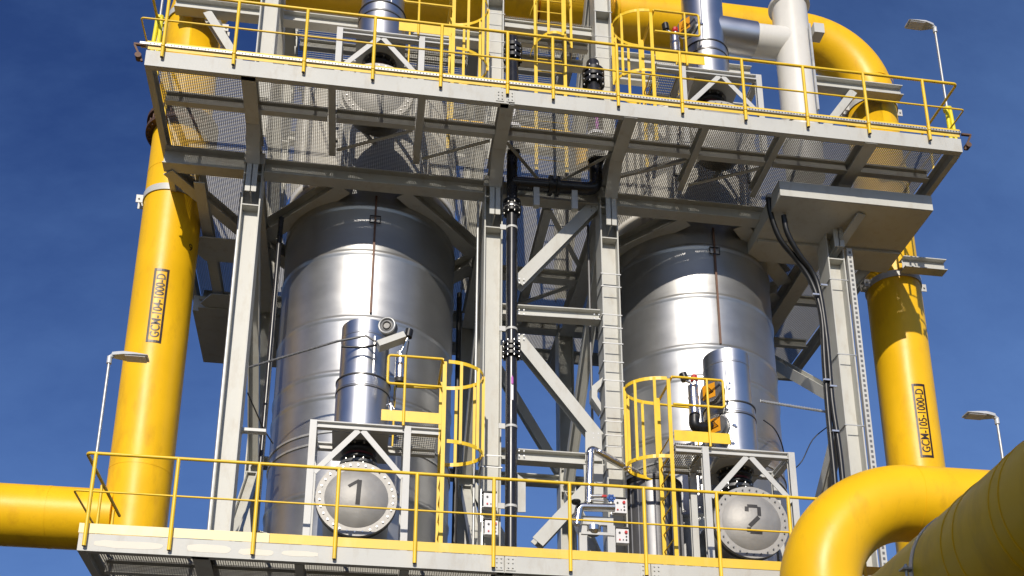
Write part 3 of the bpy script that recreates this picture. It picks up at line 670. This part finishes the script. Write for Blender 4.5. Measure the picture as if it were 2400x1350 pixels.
# pipe markings wrapped round the risers
def wraplabel(parent,text,X,az,z0,z1,hw):
    cu=bpy.data.curves.new('txt','FONT'); cu.body=text; cu.size=1; cu.resolution_u=3; cu.offset=.012
    ob=bpy.data.objects.new('txt',cu); C.objects.link(ob); bpy.context.view_layer.update()
    me=bpy.data.meshes.new_from_object(ob.evaluated_get(bpy.context.evaluated_depsgraph_get()))
    bpy.data.objects.remove(ob)
    xs=[v.co.x for v in me.vertices]; ys=[v.co.y for v in me.vertices]
    L=(z1-z0)*.86; k=L/(max(xs)-min(xs)); cy=(max(ys)+min(ys))/2; th=hw*1.15/(max(ys)-min(ys))
    def W(u,z,off): a=az+u/RP; return (X+(RP+off)*math.cos(a),YP+(RP+off)*math.sin(a),z)
    import bmesh
    bm=bmesh.new(); bm.from_mesh(me); bmesh.ops.triangulate(bm,faces=bm.faces)
    for v in bm.verts:
        zz=(z0+z1)/2-L/2+(v.co.x-min(xs))*k; u=-(v.co.y-cy)*th
        v.co=V(W(u,zz,.006))
    bm.to_mesh(me); bm.free(); me.materials.clear(); me.materials.append(label_black)
    o=bpy.data.objects.new('marking_text',me); C.objects.link(o); o.parent=parent; o.matrix_parent_inverse=Matrix.Translation(parent.location).inverted()
    m=MB(); b=.036
    def patch_(u0,u1,za,zb):
        n=6; vs=[]
        for i in range(n+1):
            u=u0+(u1-u0)*i/n; vs+=[W(u,za,.005),W(u,zb,.005)]
        m.add(vs,[(2*i,2*i+2,2*i+3,2*i+1) for i in range(n)])
    H=hw*.92
    patch_(-H,H,z0,z0+b*1.3); patch_(-H,H,z1-b*1.3,z1); patch_(-H,-H+b,z0+b*1.3,z1-b*1.3); patch_(H-b,H,z0+b*1.3,z1-b*1.3)
    m.build('marking_border',label_black,parent)
wraplabel(lp,'GCM-104-1000-D',XP,R(-90+5),10.30,11.75,.135)
wraplabel(rp,'GCM-105-1000-D',XQ,R(-90-3.5),9.15,10.65,.135)
cu=bpy.data.curves.new('t9','FONT'); cu.body='9'; ob=bpy.data.objects.new('t9',cu); C.objects.link(ob); bpy.context.view_layer.update()
me=bpy.data.meshes.new_from_object(ob.evaluated_get(bpy.context.evaluated_depsgraph_get())); bpy.data.objects.remove(ob)
for v in me.vertices:
    u=v.co.x*.2; z=12.32+v.co.y*.2; a=R(-90+52)+u/RP; v.co=V((XP+(RP+.006)*math.cos(a),YP+(RP+.006)*math.sin(a),z))
me.materials.clear(); me.materials.append(label_black); o=bpy.data.objects.new('marking_digit',me); C.objects.link(o); o.parent=lp; o.matrix_parent_inverse=Matrix.Translation(lp.location).inverted()
# foreground pipes
YE=13.1; 
def bendpipe():
    t=thing('yellow_pipe_bend','fat yellow pipe elbow curving from upright to level in the lower right foreground','pipe',(5.85,YE,-1.6))
    xv=(ray_x(1826)+ray_x(2019))/2*YE if False else 5.82
    zh=6.17; rb=1.35
    m=MB(); m.path([(xv,YE,-1.6),(xv,YE,zh-rb)]+arc((xv+rb,YE,zh-rb),rb,PI,PI/2,24,(1,0,0),(0,0,1))+[(xv+rb+.02,YE,zh),(12.5,YE-.05,zh)],RP,72); m.build('pipe',ypipe,t)
    seam(t,(xv+rb,YE,zh),'X',.025); seam(t,(xv,YE,zh-rb),'Z',.025)
bendpipe()
def diag():
    c=V((4.3,7.0,2.76)); d=V((.05,1,.0)).normalized()
    t=thing('yellow_pipe_overhead','shaded yellow pipe crossing diagonally in the bottom right corner close to the camera','pipe',c)
    m=MB(); m.tube(c-d*10,c+d*5,RP,96); m.build('pipe',ypipe,t)
    def rg(m,k,w,th,r=RP):
        p=c+d*k; m.lathe((p.x,p.y,p.z),[(r,-w/2),(r+th,-w/2),(r+th,w/2),(r,w/2)],'Y',72)
    for k in (-.45,-.62,-1.1,-1.22): m=MB(); rg(m,k,.02,.006); m.build('weld_seam',ypipe,t)
    m=MB(); rg(m,0,.05,.008,RP+.001); m.build('strap',galv,t)
    # lugs with tie bolt on the strap, lower left
    a=R(180+3)
    p=V((c.x+(RP+.0)*math.cos(a),c.y,c.z+(RP)*math.sin(a)))
    m=MB(); m.cbox((p.x-.03,p.y,p.z+.06),(.1,.06,.012)); m.cbox((p.x-.03,p.y,p.z-.06),(.1,.06,.012)); m.tube((p.x-.04,p.y,p.z-.1),(p.x-.04,p.y,p.z+.1),.01,8); m.tube((p.x-.04,p.y,p.z+.066),(p.x-.04,p.y,p.z+.085),.02,6); m.tube((p.x-.04,p.y,p.z-.085),(p.x-.04,p.y,p.z-.066),.02,6)
    m.build('strap_bolt',galv,t)
    # added pipe, out of view, placed only to throw shade on this one
    t2=thing('shade_blocker_pipe','unseen yellow pipe added above and behind the camera to shade the overhead pipe','pipe',(2.9,0,6.1))
    MB().tube((2.95,-9,6.1),(2.95,4.3,6.1),RP*1.12,48).build('pipe',ypipe,t2)
diag()
# ---------------------------------------------------------------- white duct, upper right
t=thing('white_duct','white painted upright duct with side branch at the top right','duct',(7.55,16.2,13.7))
XW=7.63; YW=16.15
m=MB(); m.lathe((XW,YW,0),[(.33,13.9),(.33,17.85),(.39,17.87),(.39,17.93),(.3,17.93)],n=56); m.build('upright',whitep,t)
m=MB(); m.lathe((XW,YW,0),[(.332,13.9),(.34,13.9),(.34,14.62),(.36,14.62),(.36,14.66),(.332,14.66)],n=56); m.build('base_sleeve',cream2,t)
m=MB(); m.lathe((XW,YW,0),[(.333,15.0),(.345,15.0),(.345,15.03),(.333,15.03)],n=56); m.m=0; m.build('band',dark,t)
m=MB(); m.tube((XW-.1,YW,16.98),(6.85,YW,16.98),.30,48); m.build('branch',whitep,t)
m=MB(); m.box((XW+.2,YW-.34,15.2),(XW+.235,YW-.30,17.2)); m.build('conduit_strip',galv,t)
m=MB(); m.cbox((XW+.46,YW-.1,17.25),(.2,.25,.22)); m.build('support_box',cream2,t)
t=tag(MB().tube((5.87,16.1,16.98),(6.85,16.15,16.98),.33,48).build('side_duct',clad),'shiny aluminium side duct between the upper stack 2 and the white duct','duct')
# ---------------------------------------------------------------- black pipe
bt=thing('black_drain_pipe','black plastic drain pipe with flanged couplings running down the second column','pipe',(2.25,16.0,5.6))
XBk,YBk,rb=2.255,16.0,.092
m=MB(); m.tube((XBk,YBk,5.0),(XBk,YBk,13.9),rb,28); m.build('pipe',black,bt)
m=MB(); m.path(fillet([(XBk,YBk,13.07),(3.72,YBk,13.1),(3.72,YBk,13.95)],.2),.112,24); m.build('cross_pipe',black,bt)
for z in (12.55,9.79):
    m=MB(); m.lathe((XBk,YBk,z),[(rb,-.118),(rb+.06,-.118),(rb+.06,-.062),(rb+.02,-.06),(rb+.02,-.03),(rb+.06,-.028),(rb+.06,.028),(rb+.02,.03),(rb+.02,.06),(rb+.06,.062),(rb+.06,.118),(rb,.118)],n=28); m.build('coupling',rubber,bt)
m=MB(); m.lathe((2.98,YBk,13.09),[(rb,-.09),(rb+.08,-.09),(rb+.08,-.035),(rb+.03,-.03),(rb+.03,.03),(rb+.08,.035),(rb+.08,.09),(rb,.09)],'X',n=28); m.build('coupling',rubber,bt)
m=MB()
for z in (12.55,9.79):
    for k in range(8):
        a=2*PI*k/8+.2; m.tube((XBk+(rb+.045)*math.cos(a),YBk+(rb+.045)*math.sin(a),z-.15),(XBk+(rb+.045)*math.cos(a),YBk+(rb+.045)*math.sin(a),z+.15),.012,6)
m.lathe((XBk,YBk,12.55),[(rb+.061,-.045),(rb+.064,-.045),(rb+.064,-.03),(rb+.061,-.03)],n=28); m.build('bolts',boltm,bt)
for z in (12.13,10.17,8.41,7.05):
    m=MB(); m.lathe((XBk,YBk,z),[(rb+.001,-.02),(rb+.008,-.02),(rb+.008,.02),(rb+.001,.02)],n=28); m.box((XBk-.2,YBk-.03,z-.04),(XBk-.1,YBk-.01,z+.05))
    m.build('pipe_clip',cream2,bt)
m=MB(); m.box((XBk-.018,YBk-rb-.004,8.85),(XBk+.02,YBk-rb-.002,9.12)); m.build('sticker',label_white,bt)
m=MB(); m.add([(XBk-.016,YBk-rb-.004,9.14),(XBk+.018,YBk-rb-.004,9.14),(XBk+.018,YBk-rb-.004,9.25),(XBk+.001,YBk-rb-.004,9.29),(XBk-.016,YBk-rb-.004,9.25)],[(0,1,2,3,4)]); m.build('sticker',purple,bt)
for x in (3.0-.33,3.0+.33): MB().box((x-.05,YBk-.06,12.62),(x+.05,YBk+.04,13.0)).build('hanger',cream2,bt)
# black pipe tops on the upper deck
def upstand(x,lean,label,z1,rr,fz):
    t=thing('black_pipe_upstand',label,'pipe',(x,16.1,13.7),'black pipe ends on the upper deck')
    top=V((x+lean,16.1,z1)); bot=V((x,15.9,13.66)); m=MB(); m.tube(bot,top,rr*1.15,24,r1=rr*.9); m.build('pipe',black,t)
    c=bot.lerp(top,fz); m=MB()
    for k in (-.12,0,.12): m.lathe((c.x,c.y,c.z+k),[(rr,-.035),(rr+.07,-.035),(rr+.07,.035),(rr,.035)],n=26)
    m.build('coupling',rubber,t); m=MB()
    for k in range(8): a=2*PI*k/8+.2; m.tube((c.x+(rr+.05)*math.cos(a),c.y+(rr+.05)*math.sin(a),c.z-.19),(c.x+(rr+.05)*math.cos(a),c.y+(rr+.05)*math.sin(a),c.z+.19),.014,6)
    m.build('bolts',boltm,t)
    m=MB(); m.lathe((bot.x,bot.y,bot.z+.32+.15),[(rr*1.2,-.03),(rr*1.3,-.03),(rr*1.3,.03),(rr*1.2,.03)],n=26); m.build('pipe_clip',label_white,t)
    m=MB(); p=bot.lerp(top,.33); m.box((p.x-.03,p.y-rr*1.12-.01,p.z-.25),(p.x+.02,p.y-rr*1.12-.005,p.z+.25)); m.build('sticker',label_white if lean==0 else purple,t)
upstand(2.27,0,'black pipe end with white sticker beside the second column, upper deck',16.35,.1,.84)
upstand(3.72,-.0+.02,'black pipe end with purple sticker beside the third column, upper deck',15.95,.13,.83)
# ---------------------------------------------------------------- cables on column four
t=thing('black_hose_pair','pair of thick black hoses swooping from the upper right deck down column four','hose',(7.3,16,13.2))
h1=[at(1801,462,15.75),at(1806,500,15.8),at(1828,560,15.9),at(1868,610,16.0),at(1903,665,16.05),at(1925,740,16.05),at(1932,850,16.05),at(1942,980,16.05),at(1955,1110,16.05),at(1962,1200,16.05)]
h2=[at(1837,505,15.75),at(1845,545,15.8),at(1872,595,15.9),at(1905,640,16.0),at(1922,690,16.03),at(1938,800,16.03),at(1950,940,16.03),at(1968,1060,16.03),at(1980,1180,16.03)]
def smoothp(p,n=4):
    out=[]
    for i in range(len(p)-1):
        a=p[max(0,i-1)];b=p[i];c=p[i+1];d=p[min(len(p)-1,i+2)]
        for k in range(n):
            q=k/n; out.append(.5*((2*b)+(c-a)*q+(2*a-5*b+4*c-d)*q*q+(3*b-a-3*c+d)*q**3))
    return out+[p[-1]]
for h in (h1,h2): MB().path(smoothp(h),.047,14).build('hose',rubber,t)
m=MB(); a=at(1836,480,15.75); m.tube(a,at(1838,505,15.75),.022,10); m.tube(a+V((0,0,.0)),a+V((0,0,.05)),.035,10); m.tube(at(1841,495,15.74),at(1843,510,15.74),.02,8); a=at(1803,462,15.74); m.cbox(a,(.11,.1,.07)); m.build('end_fitting',boltm,t)
for p in ((1931,668),(1912,690),(1938,890),(1953,905),(1958,1010)): MB().cbox(at(*p,15.97),(.12,.03,.03)).build('cable_clip',boltm,t)
# straps round columns and cable tray at column four
st=[]
for (x,zs) in ((COLX[2],(11.55,11.3,10.75,10.5,10.2,9.85,9.5,9.0,8.75,8.5,8.3,7.9)),(COLX[3],(11.85,10.35,9.0,7.9)),(COLX[1],(8.0,7.8))):
    for z in zs: m=MB(); m.box((x-.175,YC-.012,z-.008),(x+.175,YC-.002,z+.008)); m.box((x+.157,YC-.002,z-.008),(x+.17,YC+.4,z+.008)); m.box((x-.17,YC-.002,z-.008),(x-.157,YC+.4,z+.008)); m.build('strap',galv,fr)
for (x,zs) in ((COLX[1],(17.6,16.95,16.3,15.7,15.2)),(COLX[2],(17.3,16.7,16.2,15.8,15.3))):
    for z in zs: MB().box((x-.175,YC-.012,z-.005),(x+.175,YC-.002,z+.005)).build('strap',galv,fr)
t=thing('cable_tray','perforated white cable tray strip fixed to the right side of column four','cable tray',(8.3,16.3,6))
m=MB(); m.box((8.262,16.16,4.5),(8.36,16.17,12.5)); m.box((8.262,16.17,4.5),(8.27,16.24,12.5)); m.m=1; z=4.6
while z<12.4: m.box((8.29,16.154,z),(8.33,16.158,z+.045)); z+=.095
m.build('tray',[cream2,greyv],t)
# ---------------------------------------------------------------- drip trays under the upper deck
t=thing('drip_tray','big solid cream tray hung under the right end of the upper deck','tray',(8.1,16.3,12.8),'solid trays under the deck')
m=MB(); m.box((6.75,15.32,12.8),(9.5,15.335,13.1)); m.build('front_lip',cream,t)
m=MB(); m.box((6.75,15.34,12.795),(9.5,17.15,12.81)); m.build('tray_floor',cream,t)
MB().box((6.75,15.34,12.815),(6.765,17.15,13.1)).build('side_lip',cream,t); MB().box((9.485,15.34,12.815),(9.5,17.15,13.1)).build('side_lip',cream,t)
m=MB(); m.box((6.78,16.5,12.74),(9.45,16.58,12.79)); m.build('stiffener',cream,t)
m=MB(); m.beam((8.3,15.55,12.77),(8.05,16.45,12.4),.16,.03); m.build('stay',cream,t)
t=thing('drip_tray','big solid cream tray hung under the back left of the upper deck','tray',(-2.8,21.5,13),'solid trays under the deck')
m=MB(); m.box((-3.56,20.6,12.95),(-1.4,22.6,12.965)); m.build('tray_floor',cream,t)
m=MB(); m.box((-3.56,20.58,12.95),(-1.4,20.595,13.3)); m.build('front_lip',cream,t)
# ---------------------------------------------------------------- lamps
def lamp(x,y,z0,z1,s,label,base):
    t=thing('flood_lamp',label,'lamp',(x,y,z0),'deck lamps on poles')
    m=MB(); m.tube((x,y,z0),(x,y,z1),.024,12,r1=.02); m.build('pole',galv,t)
    m=MB(); m.tube((x,y,z1-.06),(x,y,z1+.05),.036,12); m.tube((x,y,z1+.03),(x+s*.08,y-.02,z1+.1),.034,10); m.build('socket',lampm,t)
    # wedge shaped head
    m=MB(); L=.53; sec=[(0.03,.045,.04),(.10,.07,.045),(.2,.10,.045),(.36,.11,.03),(L,.105,.014)]
    vs=[];
    for u,wd,h in sec: vs+=[(x+s*u,y-wd,z1+.07-h*.3),(x+s*u,y+wd,z1+.07-h*.3),(x+s*u,y+wd*.8,z1+.07+h),(x+s*u,y-wd*.8,z1+.07+h)]
    n=len(sec); fs=[(4*i+a,4*i+(a+1)%4,4*i+4+(a+1)%4,4*i+4+a) for i in range(n-1) for a in range(4)]+[(3,2,1,0),(4*n-4,4*n-3,4*n-2,4*n-1)]
    m.add(vs,fs); m.build('housing',lampm,t,weld=True)
    m=MB(); m.box((x+s*.22,y-.09,z1+.05-.01),(x+s*(L-.03),y+.09,z1+.057-.014)); m.build('lens',label_white,t)
    if base:
        m=MB()
        for k in (-.05,.05): m.tube((x+k,y-.05,base[0]),(x+k*.6,y-.03,base[1]),.034,10)
        m.lathe((x,y,base[1]-.03),[(.03,-.05),(.07,-.03),(.075,.02),(.03,.06)],n=12); m.build('base_sleeve',mat('bright_yellow_tape',(.86,.72,.02),.5) if 'bright_yellow_tape' not in bpy.data.materials else bpy.data.materials['bright_yellow_tape'],t)
lamp(-3.66,15.0,5.6,8.52,1,'grey lamp on a slim pole at the left end of the lower deck',None)
lamp(9.84,15.0,13.6,16.52,-1,'grey lamp on a pole above the right end of the upper deck, against the sky',(13.75,14.75))
lamp(9.87,15.0,5.6,8.6,-1,'grey lamp at the lower right, its pole behind the foreground pipe',None)
lamp(-3.6,15.0,13.6,16.9,1,'lamp pole with yellow foot at the upper left, cut by the top edge',(13.75,14.8))
# ---------------------------------------------------------------- middle ladder, upper deck
l=thing('caged_ladder','yellow caged ladder climbing in the middle bay above the upper deck','ladder',(3.0,16.5,13.7),'caged ladders beside the platforms')
for x in (2.73,3.27): MB().box((x-.03,16.3,13.66),(x+.03,16.32,19.5)).build('stile',yrail,l)
m=MB(); z=13.9
while z<19.5: m.tube((2.73,16.33,z),(3.27,16.33,z),.012,6); z+=.28
m.build('rungs',yrail,l)
def cg(a): return (3.0-.38*math.cos(a),16.3-.62*math.sin(a))
for z in (16.15,17.1,18.1,19.2):
    m=MB(); n=18; vs=[]
    for k in range(n+1): x,y=cg(PI*k/n); vs+=[(x,y,z-.03),(x,y,z+.03)]
    m.add(vs,[(2*k,2*k+2,2*k+3,2*k+1) for k in range(n)]); m.build('hoop',yrail,l)
for a in (.5,1.2,1.9,2.6): x,y=cg(a); MB().cbox((x,y,17.7),(.045,.012,3.15)).build('cage_bar',yrail,l)
MB().box((2.2,YBC-.4,15.9),(3.9,YBC-.3,16.1)).build('beam',cream,fr)
MB().ibeam((2.1,19.9,17.2),(3.85,19.9,17.2),.16,.2).build('beam',cream,fr)
# ---------------------------------------------------------------- control boxes
def cbox(px,py,Y,label):
    a=at(px,py,Y); t=thing('control_box',label,'control box',a,'push button boxes on the columns'); w,h=.2,.23
    m=MB(); m.cbox((a.x,a.y+.06,a.z),(w,.12,h)); m.build('case',boxm,t)
    m=MB(); m.tube((a.x+.055,a.y-.025,a.z+.06),(a.x+.055,a.y,a.z+.06),.024,12); m.build('red_button',red,t)
    m=MB(); m.tube((a.x-.045,a.y-.012,a.z+.05),(a.x-.045,a.y,a.z+.05),.016,10); m.tube((a.x+.06,a.y-.012,a.z-.01),(a.x+.06,a.y,a.z-.01),.013,10); m.tube((a.x+.06,a.y-.012,a.z-.065),(a.x+.06,a.y,a.z-.065),.013,10); m.tube((a.x+.01,a.y-.012,a.z-.065),(a.x+.01,a.y,a.z-.065),.009,10); m.build('knobs',dark,t)
    m=MB(); m.tube((a.x-.045,a.y-.012,a.z-.065),(a.x-.045,a.y,a.z-.065),.014,10); m.build('small_button',red,t)
    m=MB(); m.box((a.x-w/2-.02,a.y-.02,a.z+h/2+.012),(a.x+w/2-.0,a.y+.16,a.z+h/2+.028)); m.build('rain_hood',dark,t)
    m=MB()
    for k in (-.1,.1): m.tube((a.x-w/2-.03,a.y+.05,a.z+k),(a.x-w/2,a.y+.05,a.z+k),.016,8)
    m.tube((a.x-w/2-.035,a.y+.06,a.z-.35),(a.x-w/2-.035,a.y+.06,a.z+.2),.012,8); m.build('conduit_glands',boltm,t)
cbox(1149,1172,15.98,'upper push button box with red button on the second column')
cbox(1152,1236,15.98,'lower push button box with red button on the second column')
cbox(1454,1186,15.98,'upper push button box with red button beside the blue handwheel on the third column')
cbox(1459,1256,15.98,'lower push button box with red button below the small pipe rack on the third column')
# ---------------------------------------------------------------- steel sample piping near column three
t=thing('stainless_pipework','bright stainless pipe loop with elbows in front of the third column','pipe',at(1380,1180,15.8),)
A=[at(1495,1112,16.2),at(1384,1050,15.8),at(1380,1180,15.8)]
m=MB(); m.path(fillet([A[0],A[1],A[2]],.08),.062,18); m.build('pipe',stain,t)
m=MB(); m.path(fillet([at(1352,1230,15.8),at(1358,1188,15.8),at(1440,1190,15.8)],.08),.068,18); m.build('pipe',stain,t)
m=MB()
for p in ((1382,1062),(1382,1165),(1405,1060),(1470,1098)): 
    c=at(*p,15.8); m.lathe((c.x,c.y,c.z),[(.064,-.01),(.067,-.01),(.067,.01),(.064,.01)],n=18)
m.tube(at(1384,1163,15.75),at(1412,1163,15.75),.03,12); m.tube(at(1384,1172,15.72),at(1415,1174,15.72),.02,10); m.build('fittings',boltm,t)
c=at(1432,1168,15.7); m=MB(); 
for k in range(6): a=2*PI*k/6; m.cbox((c.x+.045*math.cos(a),c.y,c.z+.045*math.sin(a)),(.035,.04,.035))
m.tube(c+V((0,-.02,0)),c+V((0,.05,0)),.04,12); m.build('handwheel',blue,t)
c=at(1416,1163,15.7); m=MB(); m.cbox(c,(.07,.04,.03)); m.build('red_lever',red,t)
c=at(1350,1176,15.7); m=MB(); m.lathe((c.x,c.y,c.z),[(.001,.02),(.07,.02),(.075,0),(.06,-.03),(.001,-.035)],n=18); m.tube(c,c+V((0,0,-.2)),.008,6); tag(m.build('float_bowl',rubber),'small black disc on a thin stem left of the stainless pipe loop','sensor')
t=thing('pipe_stand','white steel stand under the stainless pipe loop','stand',at(1400,1290,15.9))
m=MB(); a=at(1362,1208,15.9); b=at(1438,1232,15.9); m.box((a.x,15.9,b.z),(b.x,15.96,a.z)); m.build('head_plate',cream2,t)
for p in (1366,1432):
    a=at(p,1232,15.9); m=MB(); m.box((a.x-.06,15.89,GD+.03),(a.x+.06,16.0,a.z)); m.build('leg',cream2,t)
m=MB(); a=at(1362,1245,15.88); b=at(1440,1256,15.88); m.box((a.x,15.87,b.z),(b.x,15.885,a.z)); m.build('cross_bar',cream2,t)
c=at(1390,1240,15.95); m=MB(); m.lathe((c.x,c.y,c.z-.1),[(.001,0),(.09,0),(.12,.06),(.12,.14),(.05,.17)],n=20); tag(m.build('steel_bowl',stain),'small round steel separator inside the white pipe stand','separator')
# small ribbed vessel beside the ladder of unit 2
t=thing('ribbed_vessel','small dark grey ribbed vessel standing behind the ladder of drum 2','vessel',(4.62,16.5,5.65))
m=MB(); n=44; r=.47; prof=[(r,5.65),(r,7.72),(r+.03,7.74),(r+.03,7.8),(r-.05,7.86),(.001,7.9)]
m.lathe((4.62,16.55,0),prof,n=56); m.build('shell',greyclad,t)
m=MB()
for k in range(22): a=2*PI*k/22; m.cbox((4.62+(r+.008)*math.cos(a),16.55+(r+.008)*math.sin(a),6.7),(.02,.02,2.0))
m.build('ribs',greyclad,t)
m=MB(); m.lathe((4.62,16.55,0),[(r+.031,7.75),(r+.04,7.75),(r+.04,7.79),(r+.031,7.79)],n=56); m.build('lid_band',dark,t)
# conduits and pipes beside columns one and two
m=MB(); m.tube((-1.62,16.9,4.6),(-1.62,16.9,12.6),.045,12); tag(m.build('black_conduit',black),'thin black conduit running up between the first column and tank 1','conduit')
m=MB(); m.tube((1.66,19.0,4.6),(1.66,19.0,12.8),.05,12); tag(m.build('dark_conduit',dark),'thin dark conduit running up between tank 1 and the second column','conduit')
m=MB(); m.box((1.48,18.6,4.6),(1.5,18.7,12.6)); z=4.8
while z<12.5: m.box((1.478,18.595,z),(1.502,18.6,z+.03)); z+=.1
tag(m.build('cable_ladder',greyv),'narrow dark cable ladder rising just right of tank 1','cable tray')
m=MB(); m.cbox((-1.75,16.5,8.3),(.42,.12,.05)); m.cbox((-2.0,16.5,8.28),(.2,.1,.05)); tag(m.build('shelf_bracket',cream2),'small white shelf bracket behind the first column','bracket')
m=MB(); m.path(smoothp([at(580,920,16.4),at(600,965,16.6),at(618,1005,16.8),at(640,1040,16.9)]),.012,6); tag(m.build('loose_cable',rubber),'thin black cable sagging behind the first column','cable')
# hinged outriggers at the upper deck corners
for x,s in ((XL-.02,-1),(XR+.02,1)):
    m=MB(); m.box((x,YF-.02,13.72),(x+s*.17,YF+.02,13.75)); m.beam((x+s*.16,YF,13.72),(x+s*.02,YF,13.42),.03,.03); m.tube((x+s*.08,YF-.05,13.5),(x+s*.08,YF+.05,13.5),.05,12)
    m.build('end_bracket',rustedf,du)

# ---------------------------------------------------------------- pipes and clutter standing on the upper deck, seen through its grating
t=thing('cross_pipe','yellow topped pipe lying across the middle bay above the upper grating','pipe',(2.9,17.6,15.5))
m=MB(); m.path([(.9,17.6,15.5),(3.6,17.6,15.5)]+[(3.85,17.65,15.35),(3.9,17.7,15.0)],.17,24); m.build('pipe',ypipe,t)
m=MB(); m.lathe((0,17.6,15.27),[(.16,1.0),(.16,3.5)],'X',24); m.build('lower_line',whitep,t)
for (x,y,r_,h,l_) in ((-1.35,17.0,.06,2.4,'thin white riser pipe on the upper deck left of upper drum 1'),(1.45,19.4,.09,2.6,'white standpipe at the back of the upper deck behind the left ladder'),(4.75,18.4,.07,2.8,'slim white riser pipe on the upper deck between the third column and drum 2')):
    tag(MB().path(fillet([(x,y,13.66),(x,y,13.66+h),(x+.35,y,13.66+h)],.12),r_,12).build('riser_pipe',whitep),l_,'pipe')

t=thing('landing','small grating landing high behind the middle caged ladder at the top edge','platform',(3,16.9,17.1),'small service platforms')
grating(2.14,3.82,16.42,17.2,17.14,'grating',t)
for y in (16.5,16.85): MB().ibeam((2.14,y,17.03),(3.82,y,17.03),.1,.18).build('joist',cream,t)
for k,(x,y0_,z0_,z1_) in enumerate(((1.72,16.35,5.7,12.9),(3.72,16.72,8.3,12.9),(-2.3,16.72,5.7,12.9))):
    tag(MB().tube((x,y0_,z0_),(x,y0_,z1_),.022,8).build('conduit',[galv,greyv,galv][k]),['slim galvanised conduit running up the left side of the second column','slim grey conduit running up behind the third column','slim galvanised conduit running up behind the first column'][k],'conduit')
# bolted end plates where the braces meet the columns
for (px,py) in ((1222,660),(1222,790),(1392,490),(1396,1022),(1222,732),(1398,743),(1222,1063)):
    c=at(px,py,16.31)
    m=MB()
    for i in (-1,1):
        for j in (-1,1): m.tube(c+V((i*.04,0,j*.04)),c+V((i*.04,-.02,j*.04)),.012,6)
    m.build('bolts',boltm,fr)
# nuts along the splice of the column feet and cable drop beside stack 1
tag(MB().path(smoothp([at(958,800,15.55),at(950,840,15.5),at(930,900,15.55),at(922,960,15.6)]),.01,6).build('instrument_cable',rubber),'thin black cable hanging from the black cap down to platform 1','cable')
tag(MB().path(smoothp([at(1790,985,16.4),at(1815,1005,16.9),at(1832,1040,17.3),at(1840,1080,17.5)]),.012,6).build('instrument_cable',rubber),'thin black cable curving down the right side of tank 2','cable')
tag(MB().path(smoothp([at(1940,1000,16.6),at(1905,1030,16.7),at(1880,1080,16.8),at(1860,1100,16.8)]),.010,6).build('instrument_cable',rubber),'thin black cable draped along the lower right brace beside column four','cable')
